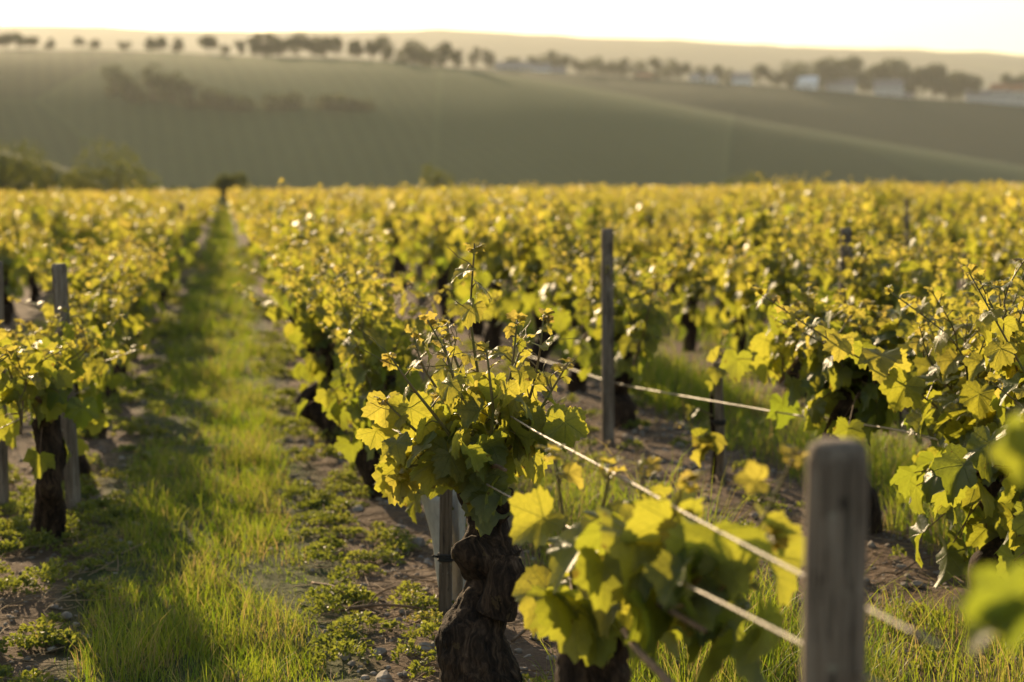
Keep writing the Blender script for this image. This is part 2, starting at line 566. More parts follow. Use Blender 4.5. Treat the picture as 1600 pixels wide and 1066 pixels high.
def hill_material(name, c1, c2, c3, scale):
    m, nt, out = new_mat(name)
    L = nt.links
    geo = nd(nt, 'ShaderNodeNewGeometry')
    pos = geo.outputs['Position']
    vo = nd(nt, 'ShaderNodeTexVoronoi', Scale=scale)
    wr = nd(nt, 'ShaderNodeTexNoise', Scale=scale * 2, Detail=4.0)
    fine = nd(nt, 'ShaderNodeTexNoise', Scale=0.25, Detail=6.0)
    mp = nd(nt, 'ShaderNodeMapping')
    mp.inputs['Scale'].default_value = (1, 0.55, 0)
    mp.inputs['Rotation'].default_value = (0, 0, 0.5)
    L.new(pos, mp.inputs[0])
    L.new(mp.outputs[0], vo.inputs['Vector'])
    L.new(pos, wr.inputs['Vector'])
    L.new(pos, fine.inputs['Vector'])
    sp = nd(nt, 'ShaderNodeSeparateColor')
    L.new(vo.outputs['Color'], sp.inputs[0])
    f = math_(nt, 'ADD', math_(nt, 'MULTIPLY', sp.outputs[0], 0.55), math_(nt, 'MULTIPLY', wr.outputs[0], 0.45))
    c = ramp(nt, f, [(0.2, c1), (0.5, c2), (0.8, c3)])
    c = mix_col(nt, math_(nt, 'MULTIPLY', fine.outputs[0], 0.4), c, c1)
    # planted rows, each plot with its own direction, and pale tracks between plots
    xy = nd(nt, 'ShaderNodeSeparateXYZ')
    L.new(pos, xy.inputs[0])
    ang = math_(nt, 'MULTIPLY', sp.outputs[1], 1.6)
    u = math_(nt, 'ADD', math_(nt, 'MULTIPLY', xy.outputs[0], math_(nt, 'COSINE', ang)), math_(nt, 'MULTIPLY', xy.outputs[1], math_(nt, 'SINE', ang)))
    st = math_(nt, 'GREATER_THAN', math_(nt, 'SINE', math_(nt, 'MULTIPLY', u, 1.1)), 0.1)
    c = mix_col(nt, math_(nt, 'MULTIPLY', st, 0.08), c, tuple(q * 1.9 for q in c3))
    ve = nd(nt, 'ShaderNodeTexVoronoi', Scale=scale, feature='DISTANCE_TO_EDGE')
    L.new(mp.outputs[0], ve.inputs['Vector'])
    c = mix_col(nt, math_(nt, 'MULTIPLY', math_(nt, 'LESS_THAN', ve.outputs['Distance'], 0.005), 0.12), c, tuple(q * 2.0 for q in c3))
    p = nd(nt, 'ShaderNodeBsdfPrincipled', Roughness=1.0)
    p.inputs['Specular IOR Level'].default_value = 0.05
    L.new(c, p.inputs['Base Color'])
    L.new(p.outputs[0], out.inputs[0])
    return m


M_GROUND = ground_material()
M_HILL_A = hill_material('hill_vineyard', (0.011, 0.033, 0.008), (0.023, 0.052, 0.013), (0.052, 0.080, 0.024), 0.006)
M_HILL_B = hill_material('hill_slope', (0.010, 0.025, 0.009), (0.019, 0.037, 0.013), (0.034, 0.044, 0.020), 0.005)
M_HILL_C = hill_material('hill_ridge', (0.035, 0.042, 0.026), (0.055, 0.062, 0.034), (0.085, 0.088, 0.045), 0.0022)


# ------------------------------------------------------------------ the ground
def build_ground():
    dense = np.linspace(R_(-24), R_(42), 230)
    rest = np.linspace(R_(42), R_(336), 44)[1:-1]
    az = np.concatenate([dense, rest])
    na = len(az)
    rad = np.concatenate([[0.4], np.geomspace(0.9, 7000, 520)])
    A, Rr = np.meshgrid(az, rad)
    X, Y = Rr * np.sin(A), Rr * np.cos(A)
    Z = gz(X, Y)
    nearmask = (Rr < 16) & (A < R_(42))
    bump = np.zeros_like(X)
    for (i, j) in np.argwhere(nearmask):
        x, y = X[i, j], Y[i, j]
        bump[i, j] = 0.014 * mnoise.fractal(Vector((x * 6, y * 6, 1.3)), 0.8, 2.1, 5)
    Z = Z + bump
    V = np.stack([X, Y, Z], -1).reshape(-1, 3)
    nr = len(rad)
    i = np.arange(nr - 1)[:, None] * na
    j = np.arange(na)[None, :]
    j2 = (j + 1) % na
    Q = np.stack([i + j, i + j2, i + na + j2, i + na + j], -1).reshape(-1, 4)[:, ::-1]
    V = np.vstack([V, [0, 0, float(gz(0, 0))]])
    c = len(V) - 1
    jj = np.arange(na)
    T = np.stack([np.full(na, c), (jj + 1) % na, jj], -1)
    tag(obj('ground', mesh_np('ground', V, [Q, T], M_GROUND)), 'bare stony vineyard soil falling away to the valley', 'ground', kind='structure')


build_ground()


# ------------------------------------------------------------------ hills
class Hill:
    def __init__(self, name, crest, Rc, mean_slope, zf, back, mat, label, power=1.0):
        self.cx = np.array([c[0] for c in crest], float)
        self.cy = np.array([c[1] for c in crest], float)
        self.Rc, self.ms, self.zf, self.power = Rc, mean_slope, zf, power
        px = np.linspace(-1500, 3100, 300)
        vs = np.concatenate([np.linspace(0, 1, 46), np.linspace(1, 1.8, 12)[1:]])
        V = np.zeros((len(vs), len(px), 3))
        for k, x in enumerate(px):
            for m_, v in enumerate(vs):
                V[m_, k] = self.point(x, v, back)
        n = len(px)
        i = np.arange(len(vs) - 1)[:, None] * n
        j = np.arange(n - 1)[None, :]
        Q = np.stack([i + j, i + j + 1, i + n + j + 1, i + n + j], -1).reshape(-1, 4)
        self.o = tag(obj(name, mesh_np(name, V.reshape(-1, 3), [Q], mat)), label, 'hill', kind='structure')

    def crest(self, x):
        d = ray(x, np.interp(x, self.cx, self.cy))
        h = math.hypot(d[0], d[1])
        R = self.Rc + 0.03 * self.Rc * math.sin(x * 0.004 + 1)
        return CAM + d / h * R, d[:2] / h, R

    def point(self, x, v, back=0.1):
        p, u, R = self.crest(x)
        zc = p[2]
        dR = max((zc - self.zf) / self.ms, 20)
        if v <= 1:
            r = R - dR * (1 - v)
            a = 1 - max(0.0, (zc - CAM[2]) / R) / max(self.ms, 1e-6)
            z = self.zf + (zc - self.zf) * (v + a * (v - v * v))
        else:
            r = R + dR * (v - 1)
            z = zc - back * dR * (v - 1) ** 2 * 3
        z += (0.003 * self.Rc) * mnoise.noise(Vector((r * u[0] * 0.012, r * u[1] * 0.012, self.Rc))) * min(1.0, v * 2) * 0.35
        return np.array([CAM[0] + u[0] * r, CAM[1] + u[1] * r, z])


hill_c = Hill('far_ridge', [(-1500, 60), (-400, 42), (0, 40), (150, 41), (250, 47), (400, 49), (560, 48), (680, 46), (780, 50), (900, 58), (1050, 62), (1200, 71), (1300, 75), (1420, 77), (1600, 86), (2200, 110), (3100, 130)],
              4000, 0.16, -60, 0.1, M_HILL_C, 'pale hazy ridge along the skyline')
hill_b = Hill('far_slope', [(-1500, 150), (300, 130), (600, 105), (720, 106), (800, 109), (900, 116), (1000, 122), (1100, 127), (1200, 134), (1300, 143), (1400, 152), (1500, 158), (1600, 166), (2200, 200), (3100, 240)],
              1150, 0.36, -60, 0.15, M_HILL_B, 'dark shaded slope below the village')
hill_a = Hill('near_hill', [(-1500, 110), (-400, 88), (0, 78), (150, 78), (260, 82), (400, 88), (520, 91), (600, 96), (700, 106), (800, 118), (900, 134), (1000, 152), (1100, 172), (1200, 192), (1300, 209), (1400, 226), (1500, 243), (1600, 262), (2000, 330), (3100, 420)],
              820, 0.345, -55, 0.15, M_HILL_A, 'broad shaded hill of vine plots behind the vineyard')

# ------------------------------------------------------------------ haze
M_HAZE, nt_, out_ = new_mat('haze_air')
pv = nd(nt_, 'ShaderNodeVolumePrincipled')
pv.inputs['Color'].default_value = (0.95, 0.96, 0.90, 1)
pv.inputs['Density'].default_value = 0.00010
pv.inputs['Anisotropy'].default_value = 0.3
nt_.links.new(pv.outputs[0], out_.inputs['Volume'])
Vb, Fb = box((-9000, -9000, -90), (9000, 9000, 460))
tag(obj('haze', mesh_np('haze', Vb, Fb, M_HAZE, False)), 'warm evening haze lying over the valley and hills', 'haze', kind='stuff')


# ------------------------------------------------------------------ trees on the ridge, bushes
def leaf_cards(C, size, tint, nr=None):
    """small folded four-point leaf clumps at points C; returns V, faces, tint"""
    n = len(C)
    a = rng.uniform(0, 2 * np.pi, n)
    tilt = rng.uniform(-1, 1, n)
    d = np.stack([np.cos(a) * np.sqrt(1 - tilt ** 2 * .8), np.sin(a) * np.sqrt(1 - tilt ** 2 * .8), tilt], -1)
    d = nrm(d)
    q = nrm(np.cross(d, rng.normal(size=(n, 3))))
    nn = np.cross(d, q)
    s = np.broadcast_to(size, (n,))[:, None]
    V = np.stack([C - d * s * .5, C + q * s * .38 + nn * s * .12, C + d * s * .5, C - q * s * .38 + nn * s * .12], 1).reshape(-1, 3)
    b = np.arange(n)[:, None] * 4
    Fq = np.concatenate([b + np.array([[0, 1, 2]]), b + np.array([[0, 2, 3]])])
    return V, [Fq], np.repeat(np.broadcast_to(tint, (n,)), 4)


def tree_meshes(h, wd, trunk_frac, nleaf, lsize, seed, bushy=False):
    r = np.random.default_rng(seed)
    cb = h * trunk_frac
    mb = MB()
    pts = spline([[0, 0, -0.3], [0.03 * h, 0, cb * 0.6], [-0.02 * h, 0.02 * h, cb + 0.25 * (h - cb)], [0, 0, cb + .7 * (h - cb)]], 9)
    V, Fs = tube(pts, np.linspace(0.035 * h, 0.012 * h, 9), 7)
    mb.add(V, Fs)
    lobes = []
    nl = 9
    for k in range(nl):
        az = k * 2.4 + r.uniform(-.4, .4)
        zz = r.uniform(0.0, 0.88) if bushy else r.uniform(0.15, 0.95)
        rad = wd * 0.5 * (1 - abs(zz - 0.45) * 0.9) * r.uniform(0.35, 0.85)
        c = np.array([math.cos(az) * rad, math.sin(az) * rad, cb + zz * (h - cb) * 0.92])
        lobes.append((c, wd * r.uniform(0.16, 0.30)))
        p0 = pts[4] if zz < .5 else pts[6]
        lp = spline([p0, (p0 + c) / 2 + [0, 0, -0.02 * h], c], 5)
        V, Fs = tube(lp, np.linspace(0.012 * h, 0.004 * h, 5), 5)
        mb.add(V, Fs)
    C, T = [], []
    per = nleaf // nl
    for c, q in lobes:
        dd = nrm(r.normal(size=(per, 3))) * (r.uniform(0.25, 1, per) ** 0.5)[:, None] * q * np.array([1, 1, 0.95])
        C.append(c + dd)
        T.append(np.clip(r.normal(0.45, 0.22, per) + r.uniform(-.15, .15), 0, 1))
    C, T = np.concatenate(C), np.concatenate(T)
    C[:, 2] = np.maximum(C[:, 2], cb * 0.8 if not bushy else 0.05)
    V, Fs, tt = leaf_cards(C, lsize * r.uniform(0.7, 1.3, len(C)), T)
    lm = MB()
    lm.add(V, Fs, tint=tt)
    return mb.mesh('trunk', M_BARK_TREE), lm.mesh('crown', M_BUSH if seed >= 500 else M_TREE)


ORD = ['first', 'second', 'third', 'fourth', 'fifth', 'sixth', 'seventh', 'eighth', 'ninth', 'tenth', 'eleventh', 'twelfth', 'thirteenth', 'fourteenth', 'fifteenth', 'sixteenth', 'seventeenth', 'eighteenth', 'nineteenth']
TENS = {20: 'twent', 30: 'thirt', 40: 'fort', 50: 'fift', 60: 'sixt', 70: 'sevent', 80: 'eight'}


def ordinal(i):
    """0 -> first"""
    n = i + 1
    if n < 20:
        return ORD[n - 1]
    t, u = n // 10 * 10, n % 10
    return TENS[t] + ('ieth' if u == 0 else 'y-' + ORD[u - 1])


TREES = [  # pixel x, top y, base y, width in pixels
    (8, 57, 80, 22), (27, 56, 80, 18), (50, 56, 79, 16), (78, 60, 79, 13), (124, 61, 79, 13), (148, 63, 79, 13), (193, 61, 79, 14),
    (235, 62, 84, 15), (252, 60, 84, 17), (277, 60, 82, 16), (325, 60, 85, 24), (352, 68, 86, 11), (376, 63, 87, 14), (395, 62, 89, 17),
    (413, 54, 90, 30), (437, 62, 90, 24), (462, 59, 91, 26), (487, 62, 92, 24), (508, 62, 92, 24), (526, 64, 93, 18), (556, 62, 96, 21),
    (580, 66, 97, 19), (598, 64, 99, 20), (628, 76, 99, 14), (645, 70, 102, 21), (668, 76, 104, 18), (692, 72, 107, 15), (713, 74, 108, 11),
    (741, 80, 109, 11), (762, 80, 111, 11), (802, 84, 112, 13), (832, 95, 116, 13), (857, 86, 117, 17), (880, 88, 118, 14), (903, 92, 119, 13),
    (930, 93, 121, 20), (955, 100, 122, 18), (972, 95, 123, 15), (998, 102, 124, 20), (1023, 96, 125, 17), (1047, 98, 126, 19), (1070, 104, 128, 16),
    (1095, 107, 129, 14), (1120, 106, 130, 13), (1143, 105, 131, 14), (1190, 107, 136, 16), (1216, 109, 137, 15), (1236, 106, 140, 22), (1262, 104, 141, 30), (1290, 100, 143, 30),
    (1320, 100, 147, 32), (1352, 118, 150, 20), (1375, 103, 148, 26), (1400, 102, 152, 32), (1427, 108, 154, 24), (1458, 109, 158, 22), (1480, 124, 160, 20),
    (1500, 121, 160, 24), (1523, 127, 162, 17), (1578, 121, 164, 22), (1597, 124, 168, 24)]


def tree_look(i, wpx, hpx):
    if i < 7:
        return 'lone round tree'
    if wpx >= 28:
        return 'broad dark spreading tree'
    if wpx <= 13:
        return 'thin dark upright tree'
    return 'dark full-crowned tree'


for i, (px, ty, by, wp) in enumerate(TREES):
    hill = hill_a if px < 730 else hill_b
    p, u, Rr = hill.crest(px)
    Rr += rng.uniform(-4, 8)
    base = np.array([u[0] * Rr, u[1] * Rr, p[2] - 0.6])
    k = Rr / F_PX
    h, wd = (by - ty) * k, wp * 1.12 * k
    tf = 0.30 if i < 22 else 0.08
    if wp >= 28 or i in (10,):
        tf = 0.12
    t = empty('ridge_tree', base)
    tm, cm = tree_meshes(h * 1.12, wd * (1.25 if i < 22 else 1.75), tf, 1500 if wp > 20 else 1100, 0.10 * max(h, wd), 100 + i)
    obj('trunk', tm, t)
    obj('crown', cm, t)
    tag(t, f'{tree_look(i, wp, by - ty)} on the skyline ridge, {ordinal(i)} from the left', 'tree', 'trees along the far ridge')

# dark thickets on the face of the hill
THICKET = [(178, 98, 150, 44), (206, 118, 158, 40), (236, 100, 160, 46), (268, 92, 158, 52), (296, 120, 165, 40), (330, 140, 168, 50), (372, 146, 168, 52), (440, 150, 170, 60), (520, 152, 168, 60), (560, 156, 170, 40)]
WHERE = ['under the ridge by a lit field', 'low between two taller thickets', 'in the middle of the hillside clump', 'tallest of the hillside clump', 'at the downhill end of the clump',
         'first of the hedge across the slope', 'second of the hedge across the slope', 'third of the hedge across the slope',
         'fourth of the hedge across the slope', 'last of the hedge across the slope']
for i, (px, ty, by, wp) in enumerate(THICKET):
    # find the point of the hill's face seen at that base pixel
    best = min(np.linspace(0.05, 0.98, 120), key=lambda v: abs(to_px(hill_a.point(px, v))[1] - by))
    base = hill_a.point(px, best)
    k = to_px(base)[2] / F_PX
    t = empty('hillside_thicket', base - [0, 0, .5])
    tm, cm = tree_meshes((by - ty) * k, wp * k * 1.2, 0.05, 900, 0.09 * wp * k, 300 + i, True)
    obj('trunk', tm, t)
    obj('crown', cm, t)
    tag(t, f'dark thicket on the shaded hill, {WHERE[i]}', 'bush', 'thickets on the hillside')

# bushes in the dip just beyond the vineyard: px, top y, base y, width, depth
BUSHES = [(8, 226, 318, 92, 118, 'tall dark bush at the corner beyond the vines, biggest of its clump'),
          (48, 262, 318, 60, 124, 'rounded bush beside the tallest bush beyond the vines'),
          (85, 258, 318, 46, 122, 'narrow dark bush between two rounded ones beyond the vines'),
          (130, 272, 316, 50, 126, 'low bright bush touching the wide bush beyond the vines'),
          (185, 245, 316, 92, 122, 'wide flat-topped bush standing apart beyond the vines'),
          (225, 286, 314, 34, 128, 'small bush at the foot of the wide bush beyond the vines'),
          (300, 276, 312, 44, 132, 'faint low bush near the end of the grass path'),
          (352, 270, 312, 44, 120, 'round bush closing the far end of the grass path'),
          (684, 264, 310, 44, 160, 'lone dark bush at the vineyard edge under the hill'),
          (1160, 280, 306, 60, 170, 'low bush barely showing over the vines at the far edge')]
for i, (px, ty, by, wp, dep, lab) in enumerate(BUSHES):
    base = at(px, by, dep)
    k = dep / F_PX
    g = float(gz(base[0], base[1]))
    h = ((by - ty) * k + (base[2] - g)) * 1.22
    t = empty('valley_bush', (base[0], base[1], g - 0.05))
    tm, cm = tree_meshes(h, wp * k * 1.5, 0.04, 2600, 0.22, 500 + i, True)
    obj('trunk', tm, t)
    obj('crown', cm, t)
    tag(t, lab, 'bush', 'bushes beyond the vineyard')

# sunlit knoll behind the bushes
def build_knoll():
    c = at(70, 286, 190)
    n = 40
    V = []
    for i in range(n):
        for j in range(n):
            a, b = (i / (n - 1) - .5) * 2, (j / (n - 1) - .5) * 2
            x, y = c[0] - 8 + a * 26, c[1] + b * 30
            q = max(0.0, 1 - a * a * .9 - b * b * .9)
            V.append([x, y, -14 + (c[2] + 3.6 + 14) * q ** 0.8])
    V = np.array(V)
    i = np.arange(n - 1)[:, None] * n
    j = np.arange(n - 1)[None, :]
    Q = np.stack([i + j, i + n + j, i + n + j + 1, i + j + 1], -1).reshape(-1, 4)
    tag(obj('hill_knoll', mesh_np('hill_knoll', V, [Q], M_HILL_A)), 'grassy sunlit knoll rising behind the bushes', 'hill', kind='structure')


build_knoll()


# ------------------------------------------------------------------ houses of the village
def gable_house(px, by, wpx, hpx, label, wall_m, roof_m, hill=None, depth_m=7.0, rz=0.0, windows=2, roof_frac=0.42):
    p, u, Rr = hill_b.crest(px)
    Rr -= 12
    k = Rr / F_PX
    d = ray(px, by)
    base = CAM + d / math.hypot(d[0], d[1]) * Rr
    W, H = wpx * k, hpx * k
    hw = H * (1 - roof_frac)
    t = empty('village_house', base, -math.atan2(u[0], u[1]) + rz)
    b = MB()
    V, Fs = box((-W / 2, 0, -4.0), (W / 2, depth_m, hw))
    b.add(V, Fs)
    g = np.array([[-W / 2, 0, hw], [-W / 2, depth_m, hw], [-W / 2, depth_m / 2, H - .05], [W / 2, 0, hw], [W / 2, depth_m, hw], [W / 2, depth_m / 2, H - .05]])
    b.add(g, [np.array([[0, 1, 2], [3, 5, 4]])])
    obj('wall', b.mesh('wall', wall_m, False), t)
    e = 0.35
    rf = MB()
    th = 0.18
    R = np.array([[-W / 2 - e, -e, hw - .2], [W / 2 + e, -e, hw - .2], [W / 2 + e, depth_m / 2, H], [-W / 2 - e, depth_m / 2, H], [W / 2 + e, depth_m + e, hw - .2], [-W / 2 - e, depth_m + e, hw - .2]])
    R2 = R + [0, 0, th]
    rf.add(np.vstack([R, R2]), [np.array([[0, 3, 2, 1], [3, 5, 4, 2], [6, 7, 8, 9], [9, 8, 10, 11], [0, 1, 7, 6], [5, 11, 10, 4], [1, 2, 8, 7], [2, 4, 10, 8], [0, 6, 9, 3], [3, 9, 11, 5]])])
    ro = obj('roof', rf.mesh('roof', roof_m, False), t)
    V, Fs = box((W * .22, depth_m * .5 + .1, H - .5), (W * .22 + .7, depth_m * .5 + .7, H + .9))
    c = MB()
    c.add(V, Fs)
    obj('chimney', c.mesh('chimney', wall_m, False), ro)
    for q in range(windows):
        x = (q + 0.5) / windows * W * .8 - W * .4
        m_ = MB()
        V, Fs = box((x - .5, -.06, hw * .35), (x + .5, .02, hw * .35 + 1.2))
        m_.add(V, Fs)
        obj('window', m_.mesh('window', M_PANE, False), t)
    m_ = MB()
    V, Fs = box((W * .06, -.07, -.6), (W * .06 + .95, .02, 1.5))
    m_.add(V, Fs)
    obj('door', m_.mesh('door', M_STAKE, False), t)
    tag(t, label, 'house', 'houses of the far village')
    return t


gable_house(803, 112, 58, 15, 'long low pale house in a gap between thin ridge trees', M_WALL, M_ROOF, windows=5)
gable_house(848, 119, 30, 19, 'pale house close beside the long low house', M_WALL_W, M_ROOF, rz=.2)
gable_house(872, 120, 22, 15, 'small grey house half hidden by thin ridge trees', M_WALL, M_ROOF)
gable_house(1010, 128, 26, 13, 'little ochre house shape standing in for sunlit gaps below dense ridge trees', M_STRAW, M_ROOF_R, rz=.6)  # yellow light in the tree gaps, put into an added house's colour
gable_house(1086, 131, 17, 16, 'narrow pale house first in the line of three', M_WALL_W, M_ROOF)
gable_house(1110, 131, 17, 15, 'narrow pale house second in the line of three', M_WALL_W, M_ROOF, rz=-.1)
gable_house(1159, 138, 30, 24, 'tall pale house third and largest in the line', M_WALL_W, M_ROOF, windows=3, depth_m=9)
gable_house(1259, 139, 36, 19, 'bright white house standing clear of the trees', M_WALL_W, M_WALL_W, windows=3)
gable_house(1314, 152, 44, 28, 'grey roofed house under two broad trees', M_WALL, M_ROOF, windows=3, depth_m=9)
gable_house(1388, 151, 44, 26, 'grey roofed house behind the pale walled barn', M_WALL, M_ROOF, windows=3, depth_m=9)
gable_house(1404, 162, 40, 16, 'long pale walled barn lowest on the slope', M_WALL_W, M_ROOF, windows=4)
gable_house(1543, 165, 64, 24, 'wide mauve house near the village end', M_WALL, M_ROOF, windows=5, depth_m=9)
gable_house(1562, 156, 26, 24, 'small house with orange clay roof at the village end', M_WALL, M_ROOF_R)
gable_house(1592, 158, 28, 26, 'clay roofed house last in the village', M_WALL, M_ROOF_R)


# ------------------------------------------------------------------ vine leaves
def leaf_outline(n, teeth):
    ang = np.array([0, 14, 30, 42, 56, 70, 86, 100, 116, 134, 152, 168, 180])
    rad = np.array([1.0, .92, .74, .76, .92, .84, .64, .66, .72, .64, .52, .34, .10])
    th = np.linspace(-180, 180, n, endpoint=False) + 180.0 / n
    r = np.interp(np.abs(th), ang, rad)
    if teeth:
        r = r * (1 + teeth * np.where(np.arange(n) % 2 == 0, 1, -1) * (np.abs(th) < 165))
    t = np.radians(th)
    return np.sin(t) * r, np.cos(t) * r


def leaf_template(n, rings, teeth, fold, droop, wave, seed):
    """one blade: petiole joint at the origin, tip towards +y, upper face +z"""
    r = np.random.default_rng(seed)
    x, y = leaf_outline(n, teeth)
    x = x * (1 + 0.05 * r.normal(size=n))
    P = [np.array([[0.0, 0.0]])]
    for t in rings:
        P.append(np.stack([x * t, y * t], -1))
    P = np.concatenate(P)
    X, Y = P[:, 0], P[:, 1]
    rr = np.hypot(X, Y)
    th = np.arctan2(X, Y)
    z = fold * np.abs(X) ** 1.25 - droop * (np.clip(Y, 0, 9) ** 2 + 0.35 * rr ** 2)
    z = z + wave * rr ** 1.7 * np.sin(5 * th + r.uniform(0, 6)) + wave * .6 * rr ** 2 * np.sin(9 * th + r.uniform(0, 6))
    # the five lobes hang a little
    z = z - 0.10 * np.clip(rr - 0.55, 0, 1) ** 1.2 * (1 + np.cos(th * 6.4))
    V = np.stack([X, Y, z], -1)
    j = np.arange(n)
    j2 = (j + 1) % n
    F = [np.stack([np.zeros(n, int), 1 + j2, 1 + j], -1)]
    for k in range(len(rings) - 1):
        a, b = 1 + k * n, 1 + (k + 1) * n
        F.append(np.stack([a + j, a + j2, b + j2, b + j], -1))
    return V / 1.45, F, np.stack([X, Y, np.zeros(len(X))], -1)


HI = [leaf_template(46, (.3, .62, .85, 1.0), .055, f, d, wv, s) for f, d, wv, s in
      [(.20, .16, .085, 1), (.42, .22, .08, 2), (-.12, .26, .10, 3), (.28, .38, .09, 4), (.72, .18, .07, 5), (-.30, .18, .11, 6), (.50, .42, .10, 7)]]
MID = [leaf_template(22, (.5, 1.0), .05, f, d, wv, s) for f, d, wv, s in
       [(.20, .14, .08, 1), (.40, .22, .08, 2), (-.12, .26, .10, 3), (.66, .22, .08, 4), (.3, .4, .09, 5)]]
LOW = [leaf_template(10, (1.0,), 0, f, d, wv, s) for f, d, wv, s in [(.2, .12, .05, 1), (.4, .2, .06, 2), (-.15, .25, .07, 3)]]


def put_leaves(mb, pos, tipd, nrmd, size, tint, T, veins=True):
    """stack copies of the blades T: pos, tip direction, upper-face direction, width, tint (all arrays)"""
    n = len(pos)
    yv = nrm(tipd)
    zv = nrmd - yv * np.sum(nrmd * yv, -1, keepdims=True)
    zv = nrm(zv)
    xv = np.cross(yv, zv)
    which = rng.integers(0, len(T), n)
    for k, (V, F, UV) in enumerate(T):
        s = np.nonzero(which == k)[0]
        if not len(s):
            continue
        W = (V[None, :, 0, None] * xv[s][:, None] + V[None, :, 1, None] * yv[s][:, None] + V[None, :, 2, None] * zv[s][:, None]) * size[s][:, None, None] + pos[s][:, None]
        m = len(V)
        off = (np.arange(len(s)) * m)[:, None, None]
        faces = [(f[None] + off).reshape(-1, f.shape[1]) for f in F]
        at_ = dict(tint=np.repeat(tint[s], m))
        if veins:
            at_['luv'] = np.tile(UV, (len(s), 1))
        mb.add(W.reshape(-1, 3), faces, **at_)


class LeafList:
    def __init__(self):
        self.p, self.t, self.n, self.s, self.c = [], [], [], [], []

    def add(self, p, t, n, s, c):
        self.p.append(p), self.t.append(t), self.n.append(n), self.s.append(s), self.c.append(c)

    def build(self, name, T, mat, veins):
        mb = MB()
        put_leaves(mb, np.array(self.p), np.array(self.t), np.array(self.n), np.array(self.s), np.array(self.c), T, veins)
        return mb.mesh(name, mat)


def stem_leaves(LL, path, r, size, step=0.05, start=0.04, petiole=0.9, tubes=None, dark=0.0, tip=True):
    """leaves along a shoot (path: (n,3) points). tubes: MB that takes the petioles"""
    seg = np.linalg.norm(np.diff(path, axis=0), axis=1)
    s = np.concatenate([[0], np.cumsum(seg)])
    Ltot = s[-1]
    az = r.uniform(0, 6.28)
    d = start
    while d < Ltot - 0.01:
        f = d / Ltot
        p = np.array([np.interp(d, s, path[:, k]) for k in range(3)])
        tang = nrm(np.array([np.interp(min(d + .02, Ltot), s, path[:, k]) for k in range(3)]) - p)
        az += math.pi + r.normal(0, 0.5)
        out = np.array([math.cos(az), math.sin(az), 0.0])
        out = nrm(out - tang * (out @ tang) * .7)
        prof = (0.75 + 0.6 * f) if f < .35 else (0.96 - 0.95 * (f - .35) / .65 * .85)
        sz = size * prof * r.uniform(.78, 1.2)
        pl = sz * petiole * r.uniform(.5, .95)
        pe = p + out * pl * .8 + np.array([0, 0, pl * (.55 if f > .4 else .25)])
        fall = r.uniform(0.15, 1.35) if f < .7 else r.uniform(-.3, .8)
        tipd = out * math.cos(fall) + np.array([0, 0, -math.sin(fall)]) + r.normal(0, .22, 3)
        up = np.array([0, 0, 1.0]) * math.cos(fall) + out * math.sin(fall) + r.normal(0, .32, 3)
        c = np.clip(0.30 + 0.52 * f ** 1.6 + r.normal(0, .10) - dark, 0, 1)
        LL.add(pe, tipd, up, sz, c)
        if tubes is not None:
            q = spline([p, p + out * pl * .45 + [0, 0, pl * .35], pe], 5)
            V, Fs = tube(q, np.linspace(.0016, .0011, 5), 4, cap=False)
            tubes.add(V, Fs)
        d += step * r.uniform(.75, 1.25) * (1 if f < .75 else .65)
    if tip:
        p = path[-1]
        for k in range(int(r.integers(2, 5))):
            a = r.uniform(0, 6.28)
            o = np.array([math.cos(a), math.sin(a), 0])
            LL.add(p + o * .006 + [0, 0, .004], o * .6 + [0, 0, .7], o * -.6 + r.normal(0, .3, 3), size * r.uniform(.10, .30), r.uniform(.55, .9))


def tendril(mb, p, d, r, L=0.09):
    q = [p]
    v = nrm(d)
    for k in range(9):
        v = nrm(v + r.normal(0, .22, 3) + np.array([0, 0, .03]))
        q.append(q[-1] + v * L / 9)
    V, Fs = tube(spline(q, 16), np.linspace(.0011, .0006, 16), 4)
    mb.add(V, Fs)


# ------------------------------------------------------------------ gnarled trunks
def gnarl(seed, amp):
    def disp(V, P, th, rr):
        n, seg, _ = V.shape
        out = V.copy()
        for i in range(n):
            for j in range(seg):
                v = V[i, j]
                d = v - P[i]
                t = th[j]
                a = mnoise.fractal(Vector((v[0] * 14 + seed, v[1] * 14, v[2] * 11)), .9, 2.0, 4)
                tw = t + 7 * P[i][2] + seed
                strand = abs(math.sin(tw * 4 + 2.2 * mnoise.noise(Vector((P[i][2] * 9, t, seed))))) ** .7 - .6
                fine = mnoise.noise(Vector((math.cos(t) * 6 + seed, math.sin(t) * 6, v[2] * 45)))
                out[i, j] = P[i] + d * (1 + amp * (a * .8 + strand * .30 + .22 * (abs(math.sin(tw * 9 + 3 * mnoise.noise(Vector((P[i][2] * 14, t * 2, seed))))) - .6) + fine * .28))
        return out
    return disp


def trunk_mesh(ctrl, radii, rings, seg, seed, amp=.22, extra=()):
    mb = MB()
    C = np.hstack([np.asarray(ctrl, float), np.asarray(radii, float)[:, None]])
    q = spline(C, rings)
    V, Fs = tube(q[:, :3], np.maximum(q[:, 3], .006), seg, gnarl(seed, amp))
    mb.add(V, Fs)
    for c2, r2 in extra:
        q = spline(np.hstack([np.asarray(c2, float), np.asarray(r2, float)[:, None]]), max(8, rings // 2))
        V, Fs = tube(q[:, :3], np.maximum(q[:, 3], .004), max(6, seg // 2), gnarl(seed + 3, amp))
        mb.add(V, Fs)
    return mb.mesh('trunk', M_BARK)


